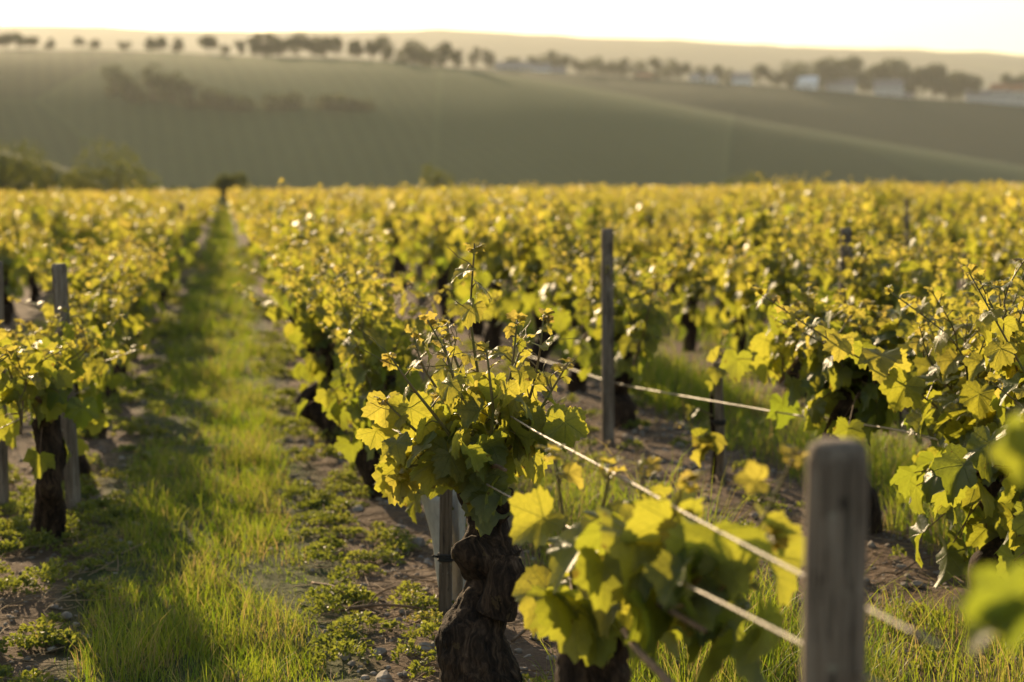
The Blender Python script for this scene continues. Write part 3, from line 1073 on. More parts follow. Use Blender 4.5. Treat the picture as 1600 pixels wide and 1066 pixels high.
def random_trunk(r, h, rings, seg):
    x, y = r.normal(0, .03, 2)
    c = [[0, 0, -.06], [x * .3 + r.normal(0, .012), y * .3, h * .2], [x + r.normal(0, .02), y + r.normal(0, .02), h * .45], [x * .6 + r.normal(0, .025), y + r.normal(0, .025), h * .7], [x * .5, y, h]]
    b = r.uniform(.042, .058)
    rad = [b * 1.2, b * r.uniform(.9, 1.15), b * r.uniform(.8, 1.1), b * r.uniform(.8, 1.05), b * .9]
    top = np.array(c[-1])
    ex = []
    for sgn in (-1, 1):
        e = top + np.array([r.normal(0, .03), sgn * r.uniform(.05, .10), r.uniform(.03, .08)])
        ex.append(([top - [0, 0, .03], (top + e) / 2 + r.normal(0, .008, 3), e], [b * .62, b * .55, b * .36]))
    return trunk_mesh(c, rad, rings, seg, r.uniform(0, 90), .24, ex), top


def vine_parts(seed, T, veins, near, size=.105, shoots=12, h_trunk=None, reach=.42, height=.40, step=.05, low=True, width=.10, hang=.17, low_n=None, dark=0.0):
    """trunk mesh, cane mesh, list of shoot meshes, leaf mesh; built round the foot of the trunk, row along y"""
    r = np.random.default_rng(seed)
    h = h_trunk or r.uniform(.30, .40)
    tm, top = random_trunk(r, h, 46 if near else 14, 26 if near else 9)
    LL = LeafList()
    canes = MB()
    roots = []
    for sgn in (-1, 1):
        a = top + np.array([0, sgn * .08, .05])
        e = np.array([r.normal(0, .04), sgn * reach * r.uniform(.8, 1.1), h + r.uniform(-.02, .06)])
        m_ = (a + e) / 2 + np.array([r.normal(0, .03), 0, r.uniform(.05, .11)])
        q = spline([a - [0, sgn * .04, .03], a, m_, e], 14)
        V, Fs = tube(q, np.linspace(.0075, .0045, 14), 6)
        canes.add(V, Fs)
        for k in range(shoots // 2):
            f = (k + r.uniform(.1, .8)) / (shoots // 2)
            i = f * 13
            roots.append(np.array([np.interp(i, np.arange(14), q[:, c]) for c in range(3)]))
    stems = []
    for k, p in enumerate(roots):
        L = height * r.uniform(.7, 1.15)
        lean = np.array([r.normal(0, width), r.normal(0, .09), 0])
        q = spline([p, p + lean * .35 + [0, 0, L * .36], p + lean * .85 + [r.normal(0, .02), r.normal(0, .02), L * .7], p + lean * 1.35 + [r.normal(0, .03), r.normal(0, .03), L]], 14)
        mb = MB()
        V, Fs = tube(q, np.linspace(.0036, .0014, 14), 5 if near else 4)
        mb.add(V, Fs)
        stem_leaves(LL, q, r, size, step, tubes=mb if near else None, dark=dark)
        if near and r.random() < .7:
            tendril(mb, q[9], np.array([r.normal(), r.normal(), .7]), r)
        stems.append(mb)
    if low:
        # leaves that hang low round the head and under the canes
        for k in range(low_n or (36 if near else 32)):
            p0 = roots[r.integers(len(roots))]
            p = p0 + np.array([r.normal(0, .08), r.normal(0, .09), r.uniform(-hang, .06)])
            a = r.uniform(0, 6.28)
            o = np.array([math.cos(a), math.sin(a), 0])
            fall = r.uniform(.6, 1.5)
            if near:
                V, Fs = tube(spline([p0, (p0 + p) / 2 + [0, 0, .025], p], 6), np.linspace(.0024, .0012, 6), 4, cap=False)
                canes.add(V, Fs)
            LL.add(p, o * math.cos(fall) - [0, 0, math.sin(fall)], o * math.sin(fall) + [0, 0, math.cos(fall)] + r.normal(0, .25, 3), size * r.uniform(.75, 1.15), np.clip(r.normal(.2, .1), 0, 1))
    lm = LL.build('leaves', T, M_LEAF if veins else M_LEAF_FAR, veins)
    return tm, canes, stems, lm


def place_vine(name, parts, loc, rz, label, scale=1.0, near=False):
    t = empty(name, loc, rz)
    t.scale = (scale,) * 3
    tm, canes, stems, lm = parts
    obj('trunk', tm, t)
    if near:
        obj('cane', canes.mesh('cane', M_CANE), t)
        for mb in stems:
            obj('shoot', mb.mesh('shoot', M_SHOOT), t)
    elif canes is not None:
        obj('cane', canes, t)
    obj('leaves', lm, t)
    tag(t, label, 'grapevine', 'grapevines in the vineyard rows')
    return t


# ------------------------------------------------------------------ rows
def row_x(k):
    if k <= 0:
        return -.57 + 1.1 * k
    return {1: .49, 2: 1.63, 3: 2.66}.get(k, 2.66 + 1.08 * (k - 3))


def row_name(k):
    if k == 0:
        return 'the row left of the grass path'
    if k < 0:
        return f'the {ordinal(-k)} row left of the grass path'
    if k == 1:
        return 'the row right of the grass path'
    return f'the {ordinal(k - 1)} row right of the grass path'


def y_at(x, depth):
    return (depth - x * math.sin(YAW)) / math.cos(YAW)


EDGE = 84.0
spots = []            # (depth, row, x, y)
for k in range(-9, 34):
    x0 = row_x(k)
    y = {0: y_at(x0, 5.11), 1: y_at(x0, 5.88), 2: y_at(x0, 7.5), 3: y_at(x0, 6.2)}.get(k, 2.0 + (k * 0.37) % 1.0)
    y0 = y
    while y < EDGE:
        x = x0 + rng.normal(0, .035)
        yy = y + (rng.normal(0, .06) if y > y0 + .1 else 0)
        u, v, z = to_px([x, yy, .55])
        y += 1.1
        if z < 3:
            continue
        mrg = F_PX * .55 / z + 20
        if z > 10 and rng.random() < .045:
            continue          # a gap where a vine has died
        if -mrg < u < 1600 + mrg:
            spots.append((z, k, x, yy))
spots.sort()
print('vine spots', len(spots))

# variants shared by the vines farther off
LOWV = [vine_parts(900 + i, LOW, False, False, size=.098, shoots=20, reach=.40 + .02 * (i % 5), step=.05, height=.33 + .02 * (i % 4), dark=.20 * ((i * 5) % 9) / 9 - .10) for i in range(12)]
MIDV = [vine_parts(950 + i, MID, False, False, size=.092, shoots=20, reach=.40 + .03 * (i % 4), step=.046, height=.33 + .02 * (i % 3), dark=.20 * ((i * 3) % 7) / 7 - .10) for i in range(7)]


def fold(parts):
    """canes and stems of a vine too far off to show them one by one"""
    tm, canes, stems, lm = parts
    for s in stems:
        for V, F in ((s.V, s.F),):
            off = canes.n
            canes.V += V
            canes.F += [f + off for f in F]
            canes.n += s.n
    return tm, canes.mesh('cane', M_SHOOT), None, lm


LOWV = [fold(p) for p in LOWV]
MIDV = [fold(p) for p in MIDV]

N_SINGLE = 288
order_in_row = {}
NEARLAB = {
    (0, 0): 'old vine with dark leaning trunk and thick leaves, first trunk left of the grass path',
    (0, 1): 'dark trunked vine just behind the grey post left of the grass path',
    (1, 0): 'leafy vine behind the white sleeve, with two dark trunk stubs',
    (2, 0): 'thick trunked vine right behind the tall grey post',
}
for z, k, x, y in spots[:N_SINGLE]:
    i = order_in_row.get(k, 0)
    order_in_row[k] = i + 1
    loc = (x, y, float(gz(x, y)))
    lab = NEARLAB.get((k, i)) or f'{ordinal(i)} leafy yellow-green vine along {row_name(k)}'
    rz = rng.choice([0, math.pi]) + rng.normal(0, .12)
    sc = rng.uniform(.92, 1.1) if z < 9 else rng.choice([.80, .90, .98, 1.05, 1.16]) * rng.uniform(.96, 1.04)
    if k == 0 and i < 3:
        sc, rz = .92, .05
    if z < 9.5:
        parts = vine_parts(2000 + k * 40 + i + (9 if (k, i) == (0, 0) else 0), MID if z > 6 else HI, True, True, size=.086, shoots=22, reach=.52, step=.043, height={0: .23 if i < 2 else .30, 1: .38 if i == 0 else .34, 3: .32}.get(k, .35), h_trunk={0: .40 if i == 0 else .33, 3: .33}.get(k), low_n={(0, 0): 14, (1, 0): 90, (1, 1): 80, (1, 2): 70}.get((k, i)), dark=.02, width=.15 if k == 1 and i < 3 else .10, hang=.20 if k == 1 else .16)
        place_vine('grapevine', parts, loc, rz, lab, sc, True)
    elif z < 17:
        place_vine('grapevine', MIDV[rng.integers(len(MIDV))], loc, rz, lab, sc)
    else:
        place_vine('grapevine', LOWV[rng.integers(len(LOWV))], loc, rz, lab, sc)


def far_mass(rest):
    """all the vines too far off to tell apart: one sheet of leaves over the far rows"""
    mb = MB()
    P, Tn, Nn, Sz, Tt = [], [], [], [], []
    for z, k, x, y in rest:
        n = 95 if z < 50 else 60
        g = float(gz(x, y))
        sh = int(7)
        cen = np.stack([rng.normal(0, .10, sh), rng.uniform(-.5, .5, sh), np.zeros(sh)], -1)
        w_ = rng.integers(0, sh, n)
        hgt = rng.beta(1.6, 1.2, n)
        topv = rng.uniform(.60, .86, sh) * rng.uniform(.84, 1.12)
        dim = rng.normal(0, .10)
        p = cen[w_] * (0.7 + .5 * hgt[:, None]) + rng.normal(0, .06, (n, 3)) * [1, 1, .4]
        p[:, 2] += .30 + hgt * (topv[w_] - .30)
        p += [x, y, g]
        a = rng.uniform(0, 6.28, n)
        fall = rng.uniform(.1, 1.3, n)
        o = np.stack([np.cos(a), np.sin(a), np.zeros(n)], -1)
        P.append(p)
        Tn.append(o * np.cos(fall)[:, None] - np.stack([np.zeros(n), np.zeros(n), np.sin(fall)], -1))
        Nn.append(o * np.sin(fall)[:, None] + np.stack([np.zeros(n), np.zeros(n), np.cos(fall)], -1) + rng.normal(0, .3, (n, 3)))
        Sz.append(rng.uniform(.08, .15, n) * (1 if z < 50 else 1.25))
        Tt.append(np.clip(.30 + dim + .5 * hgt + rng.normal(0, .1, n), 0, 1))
    cat = np.concatenate
    T = [leaf_template(6, (1.0,), 0, f, d, .04, s) for f, d, s in [(.25, .15, 1), (.45, .2, 2)]]
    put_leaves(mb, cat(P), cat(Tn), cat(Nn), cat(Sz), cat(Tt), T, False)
    tag(obj('distant_vines', mb.mesh('distant_vines', M_LEAF_FAR)), 'mass of golden vines filling the far rows up to the vineyard edge', 'vineyard', kind='stuff')


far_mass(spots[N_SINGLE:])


# ------------------------------------------------------------------ the vines in the foreground
def px_vine(base, trunk, extra, shoots, canes, T, size, label, seed, low=(), step=.042, depth0=None, segs=40, rings=110, cane_r=.006, low_size=1.0):
    """a vine whose trunk, canes and shoots are given as points (x, y, depth offset) in the photograph, carried to real depth"""
    r = np.random.default_rng(seed)
    d0 = depth0
    base = np.asarray(base, float)

    def W(p):
        return at(p[0], p[1], d0 + (p[2] if len(p) > 2 else 0)) - base
    t = empty('grapevine', base)
    if not isinstance(trunk, tuple):
        C = [W(p[:3]) for p in trunk]
        Rr = [p[3] for p in trunk]
    else:
        C, Rr = trunk
    ex = []
    for e in extra:
        ex.append(([W(p[:3]) for p in e], [p[3] for p in e]))
    obj('trunk', trunk_mesh(C, Rr, rings, segs, seed * 1.7, .20, ex), t)
    for c in canes:
        mb = MB()
        q = spline([W(p) for p in c], 24)
        V, Fs = tube(q, np.linspace(cane_r, cane_r * .6, 24), 8)
        mb.add(V, Fs)
        obj('cane', mb.mesh('cane', M_CANE), t)
    LL = LeafList()
    for sh in shoots:
        opts = {}
        if isinstance(sh, dict):
            opts, sh = sh, sh['p']
        q = spline([W(p) for p in sh], 22)
        mb = MB()
        V, Fs = tube(q, np.linspace(.0042, .0016, 22), 6)
        mb.add(V, Fs)
        n = opts.get('upto', 22)
        stem_leaves(LL, q[:n], r, opts.get('size', size), opts.get('step', step), tubes=mb, tip=False, dark=opts.get('dark', 0))
        p = q[-1]
        for k in range(5):
            a = r.uniform(0, 6.28)
            o = np.array([math.cos(a), math.sin(a), 0])
            LL.add(p + o * .008 + [0, 0, .004 - .012 * (k > 2)], o * .8 + [0, 0, .5], o * -.6 + r.normal(0, .3, 3) + [0, 0, .3], size * r.uniform(.18, .32), r.uniform(.7, .95))
        for k in range(2 if r.random() < .8 else 1):
            i = int(r.integers(12, 21))
            tendril(mb, q[i], np.array([r.normal(), r.normal() * .4, .6]), r, r.uniform(.06, .11))
        for p, dr, sc in opts.get('leaves', ()):   # single leaves on long shoots
            pp = W(p)
            a = q[np.argmin(np.linalg.norm(q - pp, axis=1))]
            V, Fs = tube(spline([a, (a + pp) / 2 + [0, 0, .01], pp], 5), np.linspace(.0016, .001, 5), 4, cap=False)
            mb.add(V, Fs)
            LL.add(pp, np.array(dr[:3], float), np.array(dr[3:], float), sc, r.uniform(.6, .85))
        obj('shoot', mb.mesh('shoot', M_SHOOT), t)
    for (px, py, dd, nl, spx, spy, spd, dk) in low:
        for k in range(nl):
            p = W((px + r.normal(0, spx), py + r.normal(0, spy), dd + r.normal(0, spd)))
            a = r.uniform(0, 6.28)
            o = np.array([math.cos(a), math.sin(a), 0])
            fall = r.uniform(.5, 1.5)
            LL.add(p, o * math.cos(fall) - [0, 0, math.sin(fall)], o * math.sin(fall) + [0, 0, math.cos(fall)] + r.normal(0, .3, 3), size * low_size * r.uniform(.7, 1.2), np.clip(r.normal(dk, .1), 0, 1))
    obj('leaves', LL.build('leaves', T, M_LEAF, True), t)
    tag(t, label, 'grapevine', 'grapevines in the vineyard rows')
    return t


k1 = 3.63
gb = on_ground(768, 1098)
px_vine(gb, [(770, 1118, 0, .082), (752, 1060, 0, .080), (740, 1000, 0, .070), (752, 955, .02, .056), (772, 905, .02, .050), (762, 868, .02, .060), (764, 825, .02, .044), (757, 785, .02, .038), (752, 755, .02, .034)],
        [[(735, 1010, 0, .045), (712, 985, -.02, .040), (700, 975, -.03, .020)],
         [(775, 960, -.03, .040), (790, 905, -.04, .036), (792, 870, -.03, .028)],
         [(752, 870, 0, .05), (732, 852, -.02, .040), (726, 842, -.02, .018)],
         [(758, 800, .02, .030), (734, 772, .03, .026), (728, 740, .03, .018)],
         [(760, 810, 0, .030), (780, 785, -.02, .032), (786, 760, -.02, .020)]],
        [dict(p=[(760, 720, 0), (752, 620, 0), (736, 500, -.02), (741, 388, -.02)], upto=11,
              leaves=[((729, 422, -.03), (-.9, .1, -.35, .1, -.3, .9), .055), ((752, 446, -.02), (.75, .2, -.6, .6, -.1, .7), .06), ((741, 388, -.02), (.5, .1, .3, -.2, -.2, .9), .035), ((738, 480, -.04), (-.5, -.2, -.8, -.4, -.5, .6), .06)]),
         [(742, 722, 0), (715, 620, -.03), (700, 560, -.03), (668, 500, -.02)],
         [(735, 722, -.02), (680, 650, -.06), (640, 600, -.06), (612, 560, -.05)],
         [(760, 720, -.03), (790, 620, -.05), (802, 560, -.04), (808, 500, -.04)],
         [(770, 722, 0), (820, 640, -.02), (840, 570, -.02), (850, 492, -.02)],
         [(775, 725, -.04), (830, 660, -.07), (862, 610, -.07), (888, 566, -.07)],
         [(750, 728, -.05), (728, 640, -.10), (705, 580, -.10), (692, 530, -.10)],
         [(730, 735, .02), (670, 690, 0), (630, 655, 0), (600, 625, 0)],
         [(770, 735, .05), (815, 690, .05), (850, 665, .03), (885, 648, .02)],
         [(745, 738, -.04), (690, 730, -.08), (645, 728, -.08), (620, 742, -.08)],
         [(760, 735, -.06), (770, 650, -.12), (765, 590, -.13), (760, 545, -.13)],
         [(740, 715, .25), (690, 620, .30), (660, 570, .34), (645, 520, .36)],
         [(758, 715, .2), (725, 600, .25), (706, 545, .27), (698, 505, .28)],
         [(770, 715, .25), (790, 620, .3), (805, 570, .34), (820, 530, .36)],
         [(735, 740, .1), (700, 700, .2), (640, 670, .3), (600, 650, .4)]],
        [[(750, 765, .02), (742, 735, .1), (735, 715, .35), (700, 690, .6)], [(752, 765, .02), (765, 735, -.05), (775, 728, -.14), (790, 735, -.2)]],
        HI, .084, 'sharp gnarled old vine with a tall single shoot, nearest the white sleeve', 41, step=.036,
        low=[(755, 710, 0, 20, 42, 28, .09, .3), (680, 690, 0, 14, 44, 28, .08, .45), (628, 735, .05, 7, 18, 26, .06, .6), (745, 640, -.05, 12, 55, 34, .07, .5), (760, 765, -.09, 6, 14, 12, .03, .2), (820, 670, 0, 8, 32, 26, .08, .4)], depth0=k1, segs=64, rings=190)

gb2 = on_ground(925, 1402)
px_vine(gb2, [(930, 1410, 0, .07), (915, 1280, 0, .062), (935, 1150, 0, .056), (928, 1060, 0, .050), (920, 1010, 0, .044), (918, 975, 0, .03)],
        [[(925, 1030, 0, .045), (950, 1000, 0, .04), (968, 962, -.02, .03)], [(905, 1015, 0, .03), (890, 985, .02, .026), (880, 960, .02, .016)]],
        [dict(p=[(900, 930, 0), (885, 850, 0), (876, 780, 0), (866, 705, 0)], size=.085), dict(p=[(905, 910, -.02), (930, 840, -.05), (945, 780, -.08), (955, 725, -.1)], size=.10),
         dict(p=[(960, 900, -.12), (985, 840, -.16), (1000, 790, -.2), (1008, 730, -.2)], size=.115), dict(p=[(1000, 910, -.28), (1030, 850, -.32), (1055, 800, -.36), (1068, 750, -.38)], size=.11),
         dict(p=[(1060, 930, -.42), (1120, 880, -.46), (1180, 830, -.5), (1240, 715, -.54)], size=.085, step=.075), dict(p=[(1050, 950, -.4), (1110, 930, -.42), (1160, 890, -.45), (1200, 835, -.47)], size=.10),
         dict(p=[(895, 960, .02), (880, 920, .02), (872, 890, .02), (862, 850, .02)], size=.085), dict(p=[(950, 940, -.1), (1000, 930, -.2), (1050, 950, -.28), (1090, 985, -.3)], size=.13),
         dict(p=[(930, 960, 0), (915, 950, 0), (905, 965, 0), (898, 990, 0)], size=.07)],
        [[(918, 965, 0), (950, 925, -.1), (1010, 935, -.3), (1100, 985, -.5)], [(905, 960, 0), (900, 930, .08), (880, 890, .2), (860, 850, .3)]],
        HI, .104, 'blurred near vine with big sunlit leaves spread along the wire, before the rounded post', 52,
        low=[(1060, 940, -.3, 18, 60, 34, .08, .2), (1110, 870, -.4, 6, 40, 30, .06, .4), (1010, 830, -.25, 9, 44, 40, .05, .45), (905, 945, -.08, 8, 26, 26, .04, .3)], depth0=2.62, step=.07)

# a vine right beside the camera, only shoots of it lean into the frame
bx, by_ = 0.72, 1.02
base3 = np.array([bx, by_, float(gz(bx, by_))])
px_vine(base3, ([[0, 0, -.05], [.01, .02, .12], [-.01, 0, .28], [0, 0, .42]], [.06, .05, .046, .04]), [],
        [dict(p=[(1900, 1500, 0), (1820, 1250, 0), (1760, 1080, 0), (1690, 960, 0)], upto=4), [(1950, 1500, 0), (1900, 1200, .03), (1880, 950, .04), (1850, 700, .05)], [(1980, 1450, 0), (1880, 1000, .1), (1800, 780, .12), (1750, 650, .14)]],
        [], HI, .055, 'strongly blurred pale vine shoots leaning in at the frame edge, right of the rounded post', 63,
        low=[(1578, 930, .02, 3, 12, 18, .02, 0), (1600, 1100, 0, 1, 10, 8, .02, 0), (1606, 705, .14, 2, 8, 20, .02, .3)], depth0=1.16, segs=14, rings=20)

MORE = [  # row, depth, label, tweak to x, shoots, leaf size, shoot height, spread, low leaves, how far they hang, turn
    (0, 4.05, 'vine at the frame edge left of the bare dark trunk, showing only its bright leaves', -.13, 22, .088, .24, .09, 20, .12, 0),
    (2, 5.15, 'big bushy vine on a bare dark trunk right behind the rounded foreground post', .19, 34, .100, .20, .13, 70, .14, .25),
    (2, 4.12, 'bushy vine at the frame edge with pale hanging leaves, right of the rounded post', .14, 36, .104, .40, .15, 80, .18, -.2),
    (-1, 4.6, 'vine outside the frame edge in the second row left of the grass path', .0, 22, .09, .33, .10, 30, .15, .4)]
for q, (k, dep, lab, dx, ns, sz, hh, wd, ln, hg, rz) in enumerate(MORE):
    x = row_x(k) + dx
    y = y_at(x, dep)
    parts = vine_parts(3000 + q, HI if q in (1, 2) else MID, True, True, size=sz, shoots=ns, reach=.5, step=.042, height=hh, width=wd, low_n=ln, hang=hg)
    place_vine('grapevine', parts, (x, y, float(gz(x, y))), rz, lab, 1.02, True)


# ------------------------------------------------------------------ posts and stakes
def post(name, foot, top, rad, label, cat, mat, seg=20, round_top=.3, square=False, group=None, seed=1, tie=None):
    foot, top = np.asarray(foot, float), np.asarray(top, float)
    L = np.linalg.norm(top - foot)
    n = 40
    s = np.linspace(0, 1, n)
    P = (top - foot)[None] * s[:, None]
    P = np.vstack([-(top - foot) / L * .15, P])
    rr = np.full(n, rad) * (1.06 - .06 * s)
    e = rad * round_top
    dd = (1 - s) * L
    rr = np.where(dd < e, rr * (0.72 + .28 * np.sqrt(np.clip(1 - (1 - dd / e) ** 2, 0, 1))), rr)
    # put more rings into the rounded end
    P = np.vstack([P, P[-1]])
    P[-2] = P[-1] - (top - foot) / L * e * .35
    rr = np.concatenate([[rad * 1.06], rr, [rad * .66]])
    rr[-2] = rad * .93
    mb = MB()

    def disp(V, C, th, r0):
        out = V.copy()
        for i in range(len(C)):
            for j in range(len(th)):
                t = th[j]
                g = mnoise.noise(Vector((math.cos(t) * 3 + seed * 5, math.sin(t) * 3, C[i][2] * 3)))
                f = mnoise.noise(Vector((math.cos(t) * 9 + seed, math.sin(t) * 9, C[i][2] * 2.2)))
                k = 1 + .06 * g + .05 * f
                if square:
                    k *= min(1.3, 1 / max(abs(math.cos(t + .4)), abs(math.sin(t + .4)))) * .86
                out[i, j] = C[i] + (V[i, j] - C[i]) * k
        return out
    V, Fs = tube(P, rr, seg, disp)
    mb.add(V, Fs)
    t = tag(empty(name, foot), label, cat, group)
    obj('shaft', mb.mesh('shaft', mat), t)
    if tie is not None:
        c = (top - foot) * tie
        tm = MB()
        a = np.linspace(0, 2 * np.pi, 24)
        for off in (-.006, 0, .006):
            ring = np.stack([np.cos(a) * (rad * 1.12), np.sin(a) * (rad * 1.12), np.full(24, off)], -1) + c
            V, Fs = tube(ring, .0035, 6)
            tm.add(V, Fs)
        V, Fs = tube([c + [-rad * 1.1, 0, 0], c + [-rad * 2.1, -.01, .006]], .003, 6)
        tm.add(V, Fs)
        obj('tie', tm.mesh('tie', M_TIE), t)
    return t


def post_px(name, top_px, depth, rad, label, cat, mat, foot_dx=0.0, **kw):
    tp = at(top_px[0], top_px[1], depth)
    fx, fy = tp[0] + foot_dx, tp[1]
    return post(name, (fx, fy, float(gz(fx, fy))), tp, rad, label, cat, mat, **kw)


GP = 'posts along the vine rows'
post_px('wooden_post', (1309, 688), 1.60, .0275, 'thick rounded grey post, blurred, right in front of the camera', 'post', M_POST, group=GP, seg=36, round_top=.5, foot_dx=-.004, seed=3)
post_px('wooden_post', (949, 357), 7.05, .024, 'tall grey post standing clear of the leaves, with the wire crossing it', 'post', M_POST, foot_dx=.008, group=GP, seed=5, round_top=.15)
post_px('wooden_post', (1322, 356), 7.65, .024, 'dark post rising behind the big bushy vine', 'post', M_POST, group=GP, seed=7, round_top=.2)
post_px('wooden_post', (92, 412), 5.55, .023, 'grey post in the leaves left of the grass path, beside dark trunks', 'post', M_POST, foot_dx=.03, group=GP, seed=9, round_top=.1)
post_px('wooden_post', (-7, 408), 5.6, .022, 'grey post cut by the frame edge left of the grass path', 'post', M_POST, group=GP, seed=11, round_top=.1)
FARP = [(697, 335, 13.1, 'thin far post between two vines in the second row right of the path'), (657, 366, 14.6, 'low far post just left of the other thin far post'),
        (1204, 322, 15.2, 'thin far post above the vines between the tall grey and dark posts'), (1417, 310, 17.4, 'thin far post up the field behind the dark post'),
        (795, 342, 15.8, 'short far post left of the tall grey post'), (283, 318, 18.0, 'far post along the left side of the grass path'), (1560, 320, 16.0, 'thin far post near the frame edge above the bushy vine'),
        (410, 350, 24.0, 'far post beside the right side of the grass path')]
for i, (px, py, d, lab) in enumerate(FARP):
    post_px('wooden_post', (px, py), d, .023, lab, 'post', M_POST, group=GP, seed=20 + i, seg=10, round_top=.2)
GS = 'stakes beside the vines'
post_px('wooden_stake', (698, 728), 4.24, .0155, 'flat wooden stake in front of the white sleeve, with a dark tie', 'stake', M_STAKE, foot_dx=-.005, group=GS, seg=16, square=True, tie=.40, round_top=.1)
post_px('wooden_stake', (1121, 566), 6.1, .017, 'thin wooden stake beside a young vine, under the wire', 'stake', M_POST, foot_dx=.02, group=GS, seg=16, square=True, tie=.5, round_top=.1, seed=4)
post_px('wooden_stake', (532, 596), 7.4, .02, 'stubby dark stake among the trunks right of the grass path', 'stake', M_STAKE, group=GS, seg=12, square=True, seed=6, round_top=.1)


# ------------------------------------------------------------------ white sleeve with a young vine
def sleeve():
    foot = on_ground(712, 950)
    t = empty('vine_sleeve', foot)
    mb = MB()
    n, m_ = 30, 22
    P = []
    d0 = (foot - CAM) @ FWD
    s = F_PX / d0
    H = (950 - 772) / s
    for i in range(m_):
        f = i / (m_ - 1)
        w_ = (.027 + .024 * f) * (1 + .03 * math.sin(f * 9))
        for j in range(n):
            a = -2.75 + 5.5 * j / (n - 1) + math.pi / 2 + .25
            x = math.cos(a) * w_ * 1.05 - .028 * f
            y = math.sin(a) * w_ * .8
            z = H * f * (1 + .03 * math.sin(a * 2))
            P.append([x + .003 * math.sin(7 * f + a), y, z])
    P = np.array(P)
    i = np.arange(m_ - 1)[:, None] * n
    j = np.arange(n - 1)[None, :]
    Q = np.stack([i + j, i + j + 1, i + n + j + 1, i + n + j], -1).reshape(-1, 4)
    me = mesh_np('sheet', P, [Q], M_SLEEVE)
    o = obj('sheet', me, t)
    sd = o.modifiers.new('thickness', 'SOLIDIFY')
    sd.thickness = .0025
    tag(t, 'pale plastic sleeve standing round a young vine behind the gnarled trunk', 'vine sleeve')


sleeve()
fs = on_ground(715, 946)
px_vine(fs + [0, .02, 0], ([[0, 0, -.03], [.004, 0, .12], [-.012, 0, .26], [-.02, 0, .36]], [.009, .008, .007, .006]), [],
        [[(695, 800, .05), (680, 740, .05), (655, 690, .05), (630, 650, .05)], [(700, 790, .05), (690, 720, .1), (680, 660, .1), (676, 620, .1)], [(690, 790, .03), (650, 760, 0), (625, 740, 0), (604, 735, 0)]],
        [], HI, .085, 'young vine growing out of the white sleeve', 71, low=[(640, 735, 0, 8, 22, 18, .05, .5)], depth0=4.4, segs=10, rings=24)
f6 = on_ground(1112, 752)
px_vine(f6, ([[0, 0, -.03], [.01, 0, .12], [-.005, 0, .26], [.012, 0, .38]], [.010, .009, .008, .006]), [],
        [[(1113, 690, 0), (1104, 680, 0), (1096, 690, 0), (1090, 700, 0)], [(1114, 620, 0), (1118, 580, 0), (1125, 545, 0), (1130, 520, 0)], [(1114, 650, 0), (1090, 640, 0), (1075, 650, 0), (1062, 664, 0)]],
        [], MID, .075, 'young thin vine tied to the stake under the wire', 72, low=[(1098, 700, 0, 5, 10, 10, .03, .6)], depth0=6.05, segs=10, rings=24)


# ------------------------------------------------------------------ wires
def wire(pts, rad, label, group='trellis wires'):
    P = np.array([at(*p) for p in pts])
    q = spline(P, 30 * (len(P) - 1))
    L = np.concatenate([[0], np.cumsum(np.linalg.norm(np.diff(q, axis=0), axis=1))])
    n = len(q)
    mb = MB()
    for ph in (0, math.pi):      # two twisted strands
        a = L * 160 + ph
        o = np.stack([np.cos(a), np.sin(a) * .3, np.sin(a)], -1) * rad * .35
        V, Fs = tube(q + o, rad * .75, 6)
        mb.add(V, Fs)
    c = q[0].copy()
    me = mb
    me.V = [v - c for v in me.V]
    o = obj('wire', me.mesh('wire', M_WIRE))
    o.location = c
    return tag(o, label, 'wire', group)


wire([(1420, 1096, 1.5), (1360, 1062, 1.57), (1260, 1010, 1.72), (1080, 918, 2.1), (900, 830, 2.62), (770, 762, 3.45), (690, 715, 4.3), (605, 665, 5.3)], .0021, 'pale wire passing in front of the rounded post, lower of two')
wire([(1470, 1010, 1.5), (1376, 962, 1.62), (1260, 902, 1.80), (1070, 802, 2.2), (1000, 762, 2.4), (900, 708, 2.75), (840, 676, 3.2), (780, 640, 3.7), (690, 590, 4.8)], .0021, 'pale wire passing behind the rounded post, upper of two')
wire([(1700, 732, 3.7), (1480, 690, 4.4), (1390, 670, 4.8), (1250, 650, 5.4), (1120, 628, 6.0), (1040, 614, 6.7), (960, 598, 7.45), (880, 573, 8.3), (815, 553, 9.1)], .0033, 'pale wire running across the tall grey post and the thin stake')
wire([(640, 690, 4.9), (605, 666, 5.6), (565, 644, 6.3), (531, 606, 7.3), (507, 573, 8.2), (470, 528, 9.8), (441, 488, 11.6), (422, 464, 13.5)], .0022, 'slack wire hanging along the vines right of the grass path')
wire([(150, 600, 6.4), (75, 636, 5.3), (20, 660, 4.7), (-60, 700, 4.2)], 0.0016, 'wire low in the vines left of the grass path')
wire([(1020, 458, 9.5), (930, 466, 9.0), (1290, 452, 7.9), (1365, 458, 7.5), (1500, 470, 7.0)][2:] + [(1620, 480, 6.6)], .004, 'wire crossing the dark post behind the bushy vine')
# the cut end of a cane below the near vine
mbc = MB()
q = spline([at(975, 985, 2.3), at(1000, 1020, 2.2), at(1030, 1050, 2.12), at(1060, 1085, 2.05)], 20)
c0 = q[0].copy()
V, Fs = tube(q - c0, np.linspace(.0045, .006, 20), 8)
mbc.add(V, Fs)
o = obj('pruned_cane', mbc.mesh('pruned_cane', M_CANE))
o.location = c0
tag(o, 'bare grey pruned cane hanging under the near blurred vine', 'cane')


